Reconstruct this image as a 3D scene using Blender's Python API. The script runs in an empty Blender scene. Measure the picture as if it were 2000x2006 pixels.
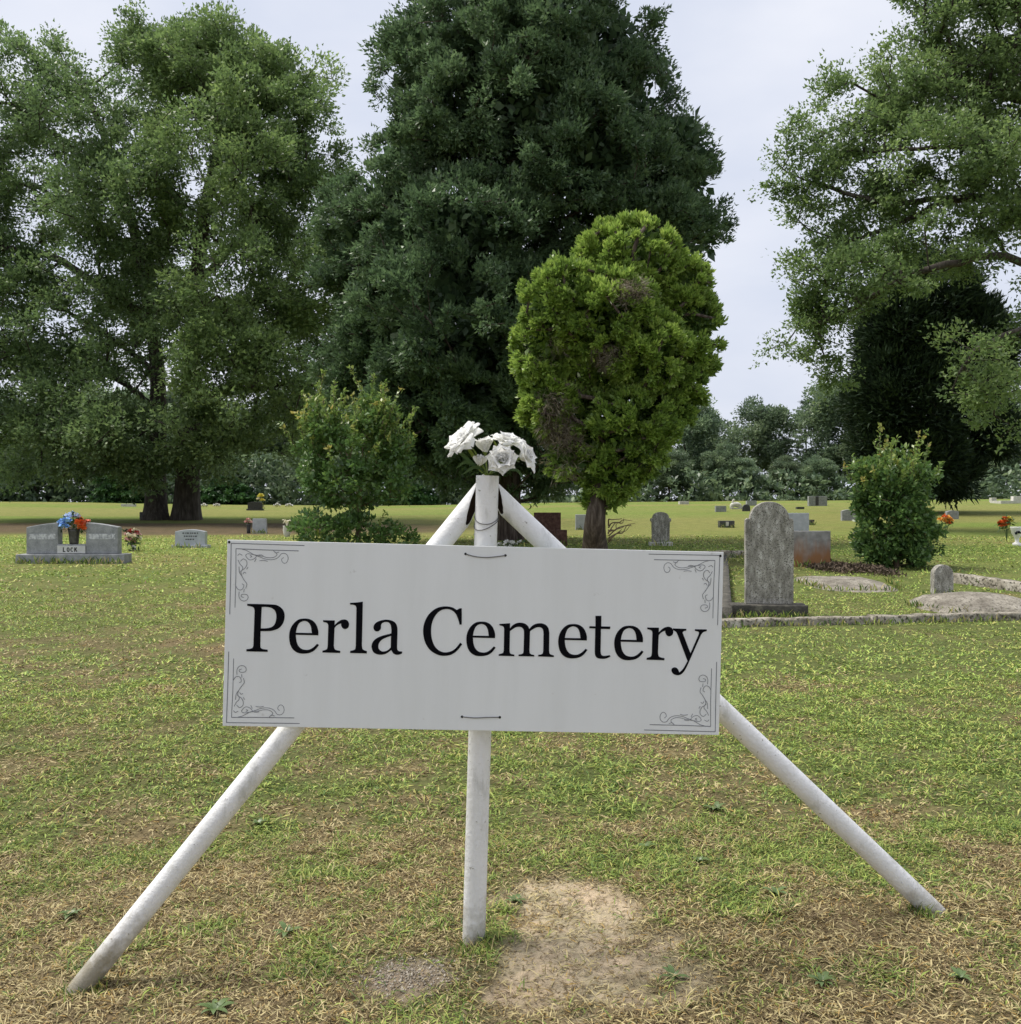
import bpy, bmesh, math, random
import numpy as np
from mathutils import Vector, Matrix

# ------------------------------------------------------------------ camera, light, exposure
S = bpy.context.scene
C = S.collection
F = 1960.0            # focal length in photo pixels (photo 2000 x 2006)
CX, CY = 1000.0, 1003.0
EYE = np.array([0.0, 0.0, 1.42])

cam_d = bpy.data.cameras.new('camera')
cam_d.sensor_fit = 'HORIZONTAL'
cam_d.sensor_width = 36.0
cam_d.lens = 36.0 * F / 2000.0
cam_d.clip_start = 0.05
cam_d.clip_end = 4000.0
cam = bpy.data.objects.new('camera', cam_d)
cam.location = tuple(EYE)
cam.rotation_euler = (math.radians(90), 0, 0)
C.objects.link(cam)
S.camera = cam

SUN_EL, SUN_AZ = 62.0, 285.0        # degrees; azimuth clockwise from +Y (ahead): high, over the left
world = bpy.data.worlds.new('World')
S.world = world
world.use_nodes = True
wn, wl = world.node_tree.nodes, world.node_tree.links
wn.clear()
w_out = wn.new('ShaderNodeOutputWorld')
w_bg = wn.new('ShaderNodeBackground')
w_bg.inputs['Strength'].default_value = 0.1
w_sky = wn.new('ShaderNodeTexSky')
w_sky.sky_type = 'NISHITA'
w_sky.sun_disc = False
w_sky.sun_elevation = math.radians(SUN_EL)
w_sky.sun_rotation = math.radians(SUN_AZ)
w_sky.dust_density = 4.0
w_tc = wn.new('ShaderNodeTexCoord')
w_map = wn.new('ShaderNodeMapping')
w_map.inputs['Scale'].default_value = (1.6, 1.6, 4.0)
w_noise = wn.new('ShaderNodeTexNoise')
w_noise.inputs['Scale'].default_value = 1.7
w_noise.inputs['Detail'].default_value = 5
w_noise.inputs['Roughness'].default_value = 0.5
w_ramp = wn.new('ShaderNodeValToRGB')
w_ramp.color_ramp.elements[0].position = 0.3
w_ramp.color_ramp.elements[1].position = 0.72
w_ramp.color_ramp.elements[0].color = (0.60, 0.655, 0.79, 1)
w_ramp.color_ramp.elements[1].color = (0.86, 0.875, 0.94, 1)
w_mul = wn.new('ShaderNodeVectorMath'); w_mul.operation = 'SCALE'
w_mul.inputs['Scale'].default_value = 6.85
w_mix = wn.new('ShaderNodeMix'); w_mix.data_type = 'RGBA'
w_mix.inputs['Factor'].default_value = 0.93     # overcast: cloud over nearly all of the clear sky
wl.new(w_tc.outputs['Generated'], w_map.inputs['Vector'])
wl.new(w_map.outputs['Vector'], w_noise.inputs['Vector'])
wl.new(w_noise.outputs['Fac'], w_ramp.inputs['Fac'])
wl.new(w_ramp.outputs['Color'], w_mul.inputs[0])
wl.new(w_sky.outputs['Color'], w_mix.inputs['A'])
wl.new(w_mul.outputs['Vector'], w_mix.inputs['B'])
wl.new(w_mix.outputs['Result'], w_bg.inputs['Color'])
wl.new(w_bg.outputs['Background'], w_out.inputs['Surface'])

sun_d = bpy.data.lights.new('sun', 'SUN')
sun_d.energy = 2.9
sun_d.angle = math.radians(24)
sun_d.color = (1.0, 0.95, 0.86)
sun = bpy.data.objects.new('sun', sun_d)
_a, _e = math.radians(SUN_AZ), math.radians(SUN_EL)
_dir = Vector((math.sin(_a) * math.cos(_e), math.cos(_a) * math.cos(_e), math.sin(_e)))
sun.rotation_euler = _dir.to_track_quat('Z', 'Y').to_euler()
C.objects.link(sun)

S.view_settings.view_transform = 'Standard'
S.view_settings.look = 'None'
S.view_settings.exposure = 0.68
S.view_settings.gamma = 1.0
S.view_settings.use_curve_mapping = False
S.render.engine = 'CYCLES'
S.cycles.max_bounces = 9
S.cycles.diffuse_bounces = 7
S.cycles.glossy_bounces = 2
S.cycles.transmission_bounces = 6
S.cycles.use_denoising = True
S.cycles.denoiser = 'OPENIMAGEDENOISE'
S.cycles.denoising_input_passes = 'RGB_ALBEDO_NORMAL'
S.cycles.denoising_prefilter = 'ACCURATE'
try:
    S.cycles.use_adaptive_sampling = True
    S.cycles.adaptive_threshold = 0.02
except Exception:
    pass

# ------------------------------------------------------------------ helpers
RNG = np.random.default_rng(7)
random.seed(7)
_tabs = {}

def vnoise(x, y, seed=0):
    if seed not in _tabs:
        _tabs[seed] = np.random.default_rng(1000 + seed).random((256, 256))
    t = _tabs[seed]
    x = np.asarray(x, float); y = np.asarray(y, float)
    xi = np.floor(x).astype(int); yi = np.floor(y).astype(int)
    fx = x - xi; fy = y - yi
    fx = fx * fx * (3 - 2 * fx); fy = fy * fy * (3 - 2 * fy)
    a = t[xi & 255, yi & 255]; b = t[(xi + 1) & 255, yi & 255]
    c = t[xi & 255, (yi + 1) & 255]; d = t[(xi + 1) & 255, (yi + 1) & 255]
    return (a * (1 - fx) + b * fx) * (1 - fy) + (c * (1 - fx) + d * fx) * fy

def fbm(x, y, seed=0, oct=4):
    s = 0; amp = 0.5; tot = 0
    for i in range(oct):
        s = s + amp * vnoise(np.asarray(x) * 2 ** i + 17.3 * i, np.asarray(y) * 2 ** i - 9.1 * i, seed + i)
        tot += amp; amp *= 0.5
    return s / tot

def sstep(a, b, x):
    t = np.clip((np.asarray(x, float) - a) / (b - a), 0, 1)
    return t * t * (3 - 2 * t)

PD = [0, 2, 3.4, 6, 10, 12, 17, 22, 30, 37, 45, 50, 60, 66, 75, 110, 200, 3000]
PZ = [-.05, -.04, -.018, .01, .12, .22, .52, .68, .92, 1.12, 1.42, 1.60, 1.95, 2.05, 1.98, 1.3, 0.9, 0.9]

def ground(x, y):
    """height of the lawn at x, y (the small lumps are added to the sheet only)"""
    x = np.asarray(x, float); y = np.asarray(y, float)
    z = (np.interp(y - .6, PD, PZ) + np.interp(y, PD, PZ) + np.interp(y + .6, PD, PZ)) / 3
    z = z + 0.072 * np.minimum(x, 0.2) * (1 - sstep(3.4, 7, y)) * (x > -4) \
          + 0.072 * -4 * (1 - sstep(3.4, 7, y)) * (x <= -4)
    far = sstep(30, 58, y) * (1 - sstep(90, 140, y))
    z = z + far * np.interp(x, [-60, -31, -20, -8, 3, 31, 60], [.1, .06, -.12, -.22, 0, .22, .3])
    return z

def at(px, py, d):
    return np.array([(px - CX) / F * d, d, EYE[2] + (CY - py) / F * d])

def proj(p):
    return CX + p[0] / p[1] * F, CY - (p[2] - EYE[2]) / p[1] * F

def spot(px, py):
    """the place on the lawn seen at this photo position"""
    ds = np.linspace(2.2, 64, 6000)
    xs = (px - CX) / F * ds
    v = CY + (EYE[2] - ground(xs, ds)) / ds * F
    i = int(np.argmax(v <= py)) if (v <= py).any() else len(ds) - 1
    return np.array([xs[i], ds[i], float(ground(xs[i], ds[i]))])

def tag(o, label=None, cat=None, group=None, kind=None):
    if label: o['label'] = label
    if cat: o['category'] = cat
    if group: o['group'] = group
    if kind: o['kind'] = kind
    return o

def root(name, loc, label, cat, group=None, rz=0.0):
    o = bpy.data.objects.new(name, None)
    o.empty_display_size = 0.2
    o.location = [float(v) for v in loc]
    o.rotation_euler = (0, 0, rz)
    C.objects.link(o)
    return tag(o, label, cat, group)

def link(name, me, m=None, parent=None, loc=None, rot=None):
    o = bpy.data.objects.new(name, me)
    C.objects.link(o)
    if m is not None and me is not None:
        me.materials.clear(); me.materials.append(m)
    if parent is not None: o.parent = parent
    if loc is not None: o.location = [float(v) for v in loc]
    if rot is not None: o.rotation_euler = rot
    return o

def copy_tree(o, parent=None):
    c = o.copy(); C.objects.link(c); c.parent = parent
    for ch in list(o.children):
        copy_tree(ch, c)
    return c

def mesh_np(name, v, f, smooth=False, tint=None, col=None):
    """mesh from numpy arrays; f is (n,3) or (n,4), or a list of such arrays"""
    me = bpy.data.meshes.new(name)
    fl = f if isinstance(f, list) else [f]
    fl = [a for a in fl if len(a)]
    me.vertices.add(len(v))
    me.vertices.foreach_set('co', np.ascontiguousarray(v, np.float32).ravel())
    loops = np.concatenate([a.ravel() for a in fl]).astype(np.int32)
    tot = np.concatenate([np.full(len(a), a.shape[1], np.int32) for a in fl])
    start = np.concatenate([[0], np.cumsum(tot)[:-1]]).astype(np.int32)
    me.loops.add(len(loops)); me.loops.foreach_set('vertex_index', loops)
    me.polygons.add(len(tot))
    me.polygons.foreach_set('loop_start', start)
    try:
        me.polygons.foreach_set('loop_total', tot)
    except Exception:
        pass
    if smooth:
        me.polygons.foreach_set('use_smooth', np.ones(len(tot), bool))
    me.update(calc_edges=True)
    if tint is not None:
        a = me.attributes.new('tint', 'FLOAT', 'POINT')
        a.data.foreach_set('value', np.ascontiguousarray(tint, np.float32))
    if col is not None:
        a = me.attributes.new('tone', 'FLOAT_COLOR', 'POINT')
        c4 = np.ones((len(v), 4), np.float32); c4[:, :3] = col
        a.data.foreach_set('color', c4.ravel())
    return me

def mesh_bm(name, bm, smooth=False):
    me = bpy.data.meshes.new(name)
    bmesh.ops.recalc_face_normals(bm, faces=bm.faces)
    bm.to_mesh(me); bm.free()
    if smooth:
        for p in me.polygons: p.use_smooth = True
    return me

def box_bm(sx, sy, sz, cx=0, cy=0, z0=0, bev=0.0, segs=2, bm=None):
    b = bmesh.new()
    bmesh.ops.create_cube(b, size=1.0)
    for v in b.verts:
        v.co = Vector((v.co.x * sx + cx, v.co.y * sy + cy, (v.co.z + .5) * sz + z0))
    if bev > 0:
        bmesh.ops.bevel(b, geom=b.edges[:], offset=bev, segments=segs, affect='EDGES', profile=.6)
    if bm is None: return b
    me = bpy.data.meshes.new('tmp'); b.to_mesh(me); b.free()
    bm.from_mesh(me); bpy.data.meshes.remove(me)
    return bm

def prism_bm(pts, depth, bev=0.0, segs=2, y0=None):
    """outline pts (x, z) given depth along y, centred"""
    b = bmesh.new()
    y0 = -depth / 2 if y0 is None else y0
    fr = [b.verts.new((x, y0, z)) for x, z in pts]
    bk = [b.verts.new((x, y0 + depth, z)) for x, z in pts]
    n = len(pts)
    f1 = b.faces.new(fr); f2 = b.faces.new(bk[::-1])
    for i in range(n):
        b.faces.new((fr[(i + 1) % n], fr[i], bk[i], bk[(i + 1) % n]))
    bmesh.ops.recalc_face_normals(b, faces=b.faces)
    if bev > 0:
        ed = list({e for f in (f1, f2) for e in f.edges})
        bmesh.ops.bevel(b, geom=ed, offset=bev, segments=segs, affect='EDGES', profile=.6)
    return b

def roughen(bm, amt, sc, seed=1, cuts=0):
    if cuts:
        bmesh.ops.subdivide_edges(bm, edges=bm.edges[:], cuts=cuts, use_grid_fill=True)
    for v in bm.verts:
        n1 = float(fbm(v.co.x * sc + v.co.y * sc * .7, v.co.z * sc + v.co.y * sc * .4, seed, 3)) - .5
        n2 = float(fbm(v.co.z * sc + 5, v.co.x * sc - v.co.y * sc, seed + 5, 3)) - .5
        v.co += Vector((n1, n2, n1 * .6 + n2 * .4)) * amt
    return bm

def frames(pts):
    pts = np.asarray(pts, float)
    t = np.gradient(pts, axis=0)
    t /= np.linalg.norm(t, axis=1)[:, None] + 1e-12
    ref = np.array([0, 0, 1.0]) if abs(t[0, 2]) < .8 else np.array([1.0, 0, 0])
    N = []
    n = np.cross(t[0], ref); n /= np.linalg.norm(n)
    for i in range(len(pts)):
        n = n - t[i] * np.dot(n, t[i]); n /= np.linalg.norm(n) + 1e-12
        N.append(n)
    N = np.array(N)
    return t, N, np.cross(t, N)

def tube(pts, rad, sides=8, cap=True, wob=None):
    """returns verts, [quads, tris]"""
    pts = np.asarray(pts, float); m = len(pts)
    rad = np.full(m, rad) if np.isscalar(rad) else np.asarray(rad, float)
    t, N, B = frames(pts)
    th = np.linspace(0, 2 * np.pi, sides, endpoint=False)
    rr = rad[:, None] * np.ones(sides)
    if wob is not None: rr = rr * wob
    v = pts[:, None, :] + rr[..., None] * (np.cos(th)[None, :, None] * N[:, None, :] + np.sin(th)[None, :, None] * B[:, None, :])
    v = v.reshape(-1, 3)
    i = np.arange(m - 1)[:, None] * sides; j = np.arange(sides)[None, :]
    j2 = (j + 1) % sides
    q = np.stack([i + j, i + j2, i + sides + j2, i + sides + j], -1).reshape(-1, 4)
    tr = np.zeros((0, 3), int)
    if cap:
        v = np.vstack([v, pts[0], pts[-1]])
        a, b = m * sides, m * sides + 1
        jj = np.arange(sides); jk = (jj + 1) % sides
        tr = np.vstack([np.stack([jk, jj, np.full(sides, a)], 1),
                        np.stack([(m - 1) * sides + jj, (m - 1) * sides + jk, np.full(sides, b)], 1)])
    return v, q, tr

class Acc:
    """collects pieces of one part"""
    def __init__(s): s.v = []; s.q = []; s.t = []; s.n = 0
    def add(s, v, q=None, t=None):
        if q is not None and len(q): s.q.append(np.asarray(q) + s.n)
        if t is not None and len(t): s.t.append(np.asarray(t) + s.n)
        s.v.append(np.asarray(v)); s.n += len(v)
    def tube(s, *a, **k): s.add(*tube(*a, **k))
    def mesh(s, name, off=None, smooth=True, tint=None):
        v = np.vstack(s.v)
        if off is not None: v = v - np.asarray(off)
        f = []
        if s.q: f.append(np.vstack(s.q))
        if s.t: f.append(np.vstack(s.t))
        return mesh_np(name, v, f, smooth, tint)

def smooth_path(pts, per=6, closed=False):
    """Catmull-Rom through the points"""
    p = np.asarray(pts, float)
    if closed: p = np.vstack([p[-1], p, p[0], p[1]])
    else: p = np.vstack([2 * p[0] - p[1], p, 2 * p[-1] - p[-2]])
    out = []
    for i in range(1, len(p) - 2):
        for k in range(per):
            t = k / per
            out.append(.5 * ((2 * p[i]) + (-p[i - 1] + p[i + 1]) * t + (2 * p[i - 1] - 5 * p[i] + 4 * p[i + 1] - p[i + 2]) * t * t
                             + (-p[i - 1] + 3 * p[i] - 3 * p[i + 1] + p[i + 2]) * t ** 3))
    if not closed: out.append(p[-2])
    return np.array(out)

# ------------------------------------------------------------------ materials
def new_mat(name):
    m = bpy.data.materials.new(name); m.use_nodes = True
    nt = m.node_tree
    return m, nt.nodes, nt.links, nt.nodes['Principled BSDF']

def ramp_node(N, stops):
    r = N.new('ShaderNodeValToRGB')
    e = r.color_ramp.elements
    e[0].position, e[0].color = stops[0][0], (*stops[0][1], 1)
    e[1].position, e[1].color = stops[-1][0], (*stops[-1][1], 1)
    for p, c in stops[1:-1]:
        k = e.new(p); k.color = (*c, 1)
    return r

def noise_mat(name, stops, scale=6.0, detail=6, rough=.8, stretch=(1, 1, 1), bump=0.0, bump_scale=40.0, spec=.3, metal=0.0,
              speck=None, speck_scale=60.0, speck_at=.68, rnd=0.0):
    m, N, L, P = new_mat(name)
    tc = N.new('ShaderNodeTexCoord'); mp = N.new('ShaderNodeMapping')
    mp.inputs['Scale'].default_value = stretch
    L.new(tc.outputs['Object'], mp.inputs['Vector'])
    n = N.new('ShaderNodeTexNoise'); n.inputs['Scale'].default_value = scale
    n.inputs['Detail'].default_value = detail; n.inputs['Roughness'].default_value = .62
    L.new(mp.outputs['Vector'], n.inputs['Vector'])
    r = ramp_node(N, stops); L.new(n.outputs['Fac'], r.inputs['Fac'])
    out = r.outputs['Color']
    if speck:
        n2 = N.new('ShaderNodeTexNoise'); n2.inputs['Scale'].default_value = speck_scale; n2.inputs['Detail'].default_value = 3
        L.new(tc.outputs['Object'], n2.inputs['Vector'])
        r2 = ramp_node(N, [(speck_at - .06, (0, 0, 0)), (speck_at + .04, (1, 1, 1))]); L.new(n2.outputs['Fac'], r2.inputs['Fac'])
        mx = N.new('ShaderNodeMix'); mx.data_type = 'RGBA'
        L.new(r2.outputs['Color'], mx.inputs['Factor']); L.new(out, mx.inputs['A']); mx.inputs['B'].default_value = (*speck, 1)
        out = mx.outputs['Result']
    if rnd:
        oi = N.new('ShaderNodeObjectInfo'); mr = N.new('ShaderNodeMapRange')
        mr.inputs['To Min'].default_value = 1 - rnd; mr.inputs['To Max'].default_value = 1 + rnd
        L.new(oi.outputs['Random'], mr.inputs['Value'])
        hv = N.new('ShaderNodeHueSaturation'); L.new(mr.outputs['Result'], hv.inputs['Value']); L.new(out, hv.inputs['Color'])
        out = hv.outputs['Color']
    L.new(out, P.inputs['Base Color'])
    P.inputs['Roughness'].default_value = rough
    P.inputs['Specular IOR Level'].default_value = spec
    P.inputs['Metallic'].default_value = metal
    if bump:
        n3 = N.new('ShaderNodeTexNoise'); n3.inputs['Scale'].default_value = bump_scale; n3.inputs['Detail'].default_value = 6
        L.new(mp.outputs['Vector'], n3.inputs['Vector'])
        b = N.new('ShaderNodeBump'); b.inputs['Strength'].default_value = bump; b.inputs['Distance'].default_value = .02
        L.new(n3.outputs['Fac'], b.inputs['Height']); L.new(b.outputs['Normal'], P.inputs['Normal'])
    return m

def leaf_mat(name, stops, trans=.28, rough=.42, spec=.5, rnd=0.0):
    m, N, L, P = new_mat(name)
    a = N.new('ShaderNodeAttribute'); a.attribute_name = 'tint'
    r = ramp_node(N, stops); L.new(a.outputs['Fac'], r.inputs['Fac'])
    out = r.outputs['Color']
    if rnd:
        oi = N.new('ShaderNodeObjectInfo'); mr = N.new('ShaderNodeMapRange')
        mr.inputs['To Min'].default_value = 1 - rnd; mr.inputs['To Max'].default_value = 1 + rnd
        L.new(oi.outputs['Random'], mr.inputs['Value'])
        hv = N.new('ShaderNodeHueSaturation'); L.new(mr.outputs['Result'], hv.inputs['Value']); L.new(out, hv.inputs['Color'])
        out = hv.outputs['Color']
    L.new(out, P.inputs['Base Color'])
    P.inputs['Roughness'].default_value = rough; P.inputs['Specular IOR Level'].default_value = spec
    t = N.new('ShaderNodeBsdfTranslucent'); mx = N.new('ShaderNodeMixShader'); mx.inputs['Fac'].default_value = trans
    L.new(out, t.inputs['Color'])
    L.new(P.outputs['BSDF'], mx.inputs[1]); L.new(t.outputs['BSDF'], mx.inputs[2])
    L.new(mx.outputs['Shader'], N['Material Output'].inputs['Surface'])
    return m

def plain(name, c, rough=.6, spec=.3, metal=0.0):
    return noise_mat(name, [(.3, tuple(x * .85 for x in c)), (.7, tuple(min(1, x * 1.12) for x in c))], 14, 4, rough, spec=spec, metal=metal)

M = {}
def pipe_mat():
    """white paint: faint grey streaks, pinholes, and soil splashed up from the ground"""
    m, N, L, P = new_mat('white_pipe_paint')
    tc = N.new('ShaderNodeTexCoord')
    def noise(sc, det, st=None):
        n = N.new('ShaderNodeTexNoise'); n.inputs['Scale'].default_value = sc; n.inputs['Detail'].default_value = det; n.inputs['Roughness'].default_value = .65
        if st:
            mp = N.new('ShaderNodeMapping'); mp.inputs['Scale'].default_value = st; L.new(tc.outputs['Object'], mp.inputs['Vector']); L.new(mp.outputs['Vector'], n.inputs['Vector'])
        else: L.new(tc.outputs['Object'], n.inputs['Vector'])
        return n
    def mix(fac, a, b_):
        x = N.new('ShaderNodeMix'); x.data_type = 'RGBA'
        L.new(fac, x.inputs['Factor']); L.new(a, x.inputs['A'])
        x.inputs['B'].default_value = (*b_, 1); return x.outputs['Result']
    n1 = noise(6, 6, (1, 1, .5)); r1 = ramp_node(N, [(.3, (.70, .70, .68)), (.6, (.80, .80, .80))]); L.new(n1.outputs['Fac'], r1.inputs['Fac'])
    out = r1.outputs['Color']
    n2 = noise(60, 4); r2 = ramp_node(N, [(.655, (0, 0, 0)), (.70, (1, 1, 1))]); L.new(n2.outputs['Fac'], r2.inputs['Fac'])
    out = mix(r2.outputs['Color'], out, (.34, .33, .29))
    n4 = noise(22, 6, (1, 1, .28)); r4 = ramp_node(N, [(.54, (0, 0, 0)), (.72, (.75, .75, .75))]); L.new(n4.outputs['Fac'], r4.inputs['Fac'])
    out = mix(r4.outputs['Color'], out, (.42, .42, .38))
    sx = N.new('ShaderNodeSeparateXYZ'); L.new(tc.outputs['Object'], sx.inputs['Vector'])
    n3 = noise(18, 7); ma = N.new('ShaderNodeMath'); ma.operation = 'MULTIPLY_ADD'; L.new(n3.outputs['Fac'], ma.inputs[0]); ma.inputs[1].default_value = -.42; L.new(sx.outputs['Z'], ma.inputs[2])
    mr = N.new('ShaderNodeMapRange'); mr.inputs['From Min'].default_value = -.06; mr.inputs['From Max'].default_value = -.24; L.new(ma.outputs['Value'], mr.inputs['Value'])
    out = mix(mr.outputs['Result'], out, (.30, .275, .215))
    L.new(out, P.inputs['Base Color']); P.inputs['Roughness'].default_value = .5; P.inputs['Specular IOR Level'].default_value = .35
    b = N.new('ShaderNodeBump'); b.inputs['Strength'].default_value = .35; b.inputs['Distance'].default_value = .01
    L.new(n2.outputs['Fac'], b.inputs['Height']); L.new(b.outputs['Normal'], P.inputs['Normal'])
    return m
M['pipe'] = pipe_mat()
M['dirty_pipe'] = noise_mat('soiled_pipe_paint', [(.3, (.18, .17, .15)), (.55, (.42, .40, .35)), (.75, (.66, .65, .61))], 16, 8, .65, bump=.2, bump_scale=60, spec=.3)
M['pipe_inside'] = noise_mat('rusty_pipe_inside', [(.3, (.03, .022, .018)), (.7, (.10, .06, .04))], 20, 5, .9)
M['panel'] = noise_mat('white_sign_sheet', [(.3, (.715, .737, .735)), (.6, (.762, .784, .787))], 2.6, 7, .5, spec=.3, stretch=(3.2, .30, 1), speck=(.52, .52, .50), speck_scale=21, speck_at=.78)
M['letter'] = plain('black_vinyl', (.006, .006, .008), .9, .04)
M['ornament'] = plain('grey_print', (.20, .21, .23), .5)
M['hole'] = plain('dark_hole', (.01, .01, .01), .8)
M['wire'] = plain('grey_wire', (.16, .16, .16), .5, metal=.5)
M['granite'] = noise_mat('grey_granite', [(.3, (.19, .20, .21)), (.7, (.36, .37, .38))], 9, 8, .6, speck=(.5, .5, .5), speck_scale=140, speck_at=.66, rnd=.06)
M['granite_polish'] = noise_mat('pale_polished_granite', [(.3, (.34, .36, .40)), (.7, (.48, .50, .54))], 9, 8, .35, rnd=.05)
M['panel_engraved'] = noise_mat('pale_engraving', [(.38, (.30, .31, .33)), (.5, (.50, .51, .53)), (.64, (.62, .63, .65))], 30, 4, .8, stretch=(1, 1, .6))
M['dark_granite'] = noise_mat('dark_granite', [(.3, (.03, .03, .033)), (.7, (.09, .09, .095))], 20, 6, .4, rnd=.1)
M['red_granite'] = noise_mat('red_brown_stone', [(.3, (.045, .022, .018)), (.5, (.09, .045, .035)), (.72, (.16, .09, .07))], 14, 9, .85, bump=.6, bump_scale=22)
M['old_stone'] = noise_mat('weathered_stone', [(.30, (.13, .122, .10)), (.44, (.25, .238, .21)), (.56, (.36, .345, .31)), (.68, (.56, .545, .51))], 13, 14, .9,
                           stretch=(1.15, 1.15, .42), bump=.7, bump_scale=30, speck=(.10, .095, .08), speck_scale=75, speck_at=.60)
M['mossy_stone'] = noise_mat('mossy_dark_stone', [(.3, (.035, .033, .03)), (.55, (.085, .08, .068)), (.75, (.17, .16, .13))], 10, 8, .95, bump=.5, bump_scale=40)
M['stained_stone'] = None
M['concrete'] = noise_mat('weathered_concrete', [(.30, (.10, .09, .07)), (.45, (.25, .225, .18)), (.58, (.36, .33, .275)), (.72, (.50, .47, .41))], 6, 12, .95, bump=.9, bump_scale=30,
                          speck=(.075, .068, .05), speck_scale=26, speck_at=.58)
M['ledger'] = noise_mat('gravelly_concrete', [(.3, (.12, .105, .085)), (.48, (.22, .20, .165)), (.62, (.31, .285, .24)), (.74, (.42, .39, .33))], 5, 14, .95, bump=.9, bump_scale=40,
                        speck=(.10, .09, .07), speck_scale=34, speck_at=.60)
M['pale_stone'] = noise_mat('pale_stone', [(.3, (.42, .41, .37)), (.7, (.62, .61, .57))], 8, 6, .8, rnd=.08)
M['white_plate'] = noise_mat('white_plate', [(.3, (.50, .50, .49)), (.7, (.62, .62, .61))], 8, 4, .6)
M['bronze'] = noise_mat('bronze_vase', [(.3, (.05, .048, .045)), (.7, (.13, .125, .12))], 18, 5, .45, metal=.4)
M['oak_bark'] = noise_mat('oak_bark', [(.3, (.028, .024, .020)), (.5, (.065, .055, .046)), (.72, (.13, .115, .098))], 5, 9, .95, stretch=(2.4, 2.4, .45), bump=.8, bump_scale=8)
M['twig_bark'] = noise_mat('twig_bark', [(.3, (.05, .042, .035)), (.7, (.13, .11, .09))], 8, 6, .95)
M['pale_bark'] = noise_mat('tan_bark', [(.3, (.10, .07, .05)), (.7, (.25, .18, .13))], 8, 6, .9, stretch=(2, 2, .5))
M['cedar_bark'] = noise_mat('cedar_bark', [(.3, (.035, .026, .021)), (.5, (.08, .06, .05)), (.72, (.20, .165, .14))], 6, 9, .95, stretch=(2.6, 2.6, .35), bump=.8, bump_scale=10)
M['oak_leaf'] = leaf_mat('oak_leaf', [(0, (.072, .122, .052)), (.5, (.150, .232, .090)), (1, (.27, .37, .135))], .50)
M['oak_leaf_far'] = leaf_mat('oak_leaf_lighter', [(0, (.078, .132, .050)), (.5, (.165, .250, .088)), (1, (.29, .39, .13))], .50)
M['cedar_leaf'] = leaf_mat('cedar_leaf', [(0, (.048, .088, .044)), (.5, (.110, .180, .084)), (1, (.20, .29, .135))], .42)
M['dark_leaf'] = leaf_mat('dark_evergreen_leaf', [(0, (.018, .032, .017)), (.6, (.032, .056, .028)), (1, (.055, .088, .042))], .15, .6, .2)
M['arbor_leaf'] = leaf_mat('arborvitae_leaf', [(0, (.27, .235, .18)), (.12, (.22, .185, .13)), (.16, (.065, .12, .03)), (.55, (.235, .36, .070)), (1, (.47, .60, .14))], .42)
M['shrub_leaf'] = leaf_mat('shrub_leaf', [(0, (.048, .105, .038)), (.5, (.13, .235, .065)), (.74, (.27, .36, .085)), (.88, (.50, .42, .12)), (1, (.48, .24, .10))], .38, spec=.6, rough=.36)
M['wood_leaf'] = leaf_mat('woodland_leaf', [(0, (.075, .118, .076)), (.5, (.155, .22, .125)), (1, (.27, .345, .18))], .42, rnd=.22)
M['bright_leaf'] = leaf_mat('fresh_leaf', [(0, (.035, .085, .030)), (.5, (.06, .14, .045)), (1, (.10, .20, .06))], .3)
M['weed_leaf'] = leaf_mat('weed_leaf', [(0, (.07, .12, .035)), (1, (.14, .20, .07))], .2)
M['petal'] = leaf_mat('white_petal', [(0, (.86, .86, .82)), (.5, (.90, .90, .88)), (1, (.91, .91, .90))], .42, .6, .2)
M['stem'] = plain('artificial_stem', (.16, .22, .04), .5)
M['green_leaf'] = plain('artificial_leaf', (.05, .10, .03), .5)
for n_, c_ in dict(blue=(.34, .56, .88), pale_blue=(.62, .72, .92), orange=(.75, .16, .04), coral=(.80, .28, .18), amber=(.85, .45, .10), yellow=(.80, .72, .18),
                   pink=(.70, .42, .38), cream=(.78, .73, .58), white=(.78, .77, .74), red=(.45, .06, .05), navy=(.02, .02, .05)).items():
    M[n_] = plain(n_ + '_flower', c_, .6)
# ------------------------------------------------------------------ the lawn
def f_bare(x, y):
    w = (fbm(x * 3.1, y * 3.1, 31, 4) - .5)
    w2 = (fbm(x * 11, y * 11, 35, 3) - .5)
    e1 = ((x - .26) / .30) ** 2 + ((y - 3.22) / .42) ** 2
    e2 = ((x - .22) / .25) ** 2 + ((y - 3.72) / .26) ** 2
    e = np.minimum(e1, e2 + .1)
    return 1 - sstep(.40, 1.35, e + w * 3.0 + w2 * 2.2)

def f_gravel(x, y):
    w = (fbm(x * 6, y * 6, 41, 3) - .5)
    return 1 - sstep(.6, 1.2, ((x + .33) / .15) ** 2 + ((y - 3.16) / .13) ** 2 + w * 1.2)

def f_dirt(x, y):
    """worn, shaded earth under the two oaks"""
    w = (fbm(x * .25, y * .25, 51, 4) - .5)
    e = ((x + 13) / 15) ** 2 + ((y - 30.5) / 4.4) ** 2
    return (1 - sstep(.5, 1.25, e + w * 1.3)) * .95

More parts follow.
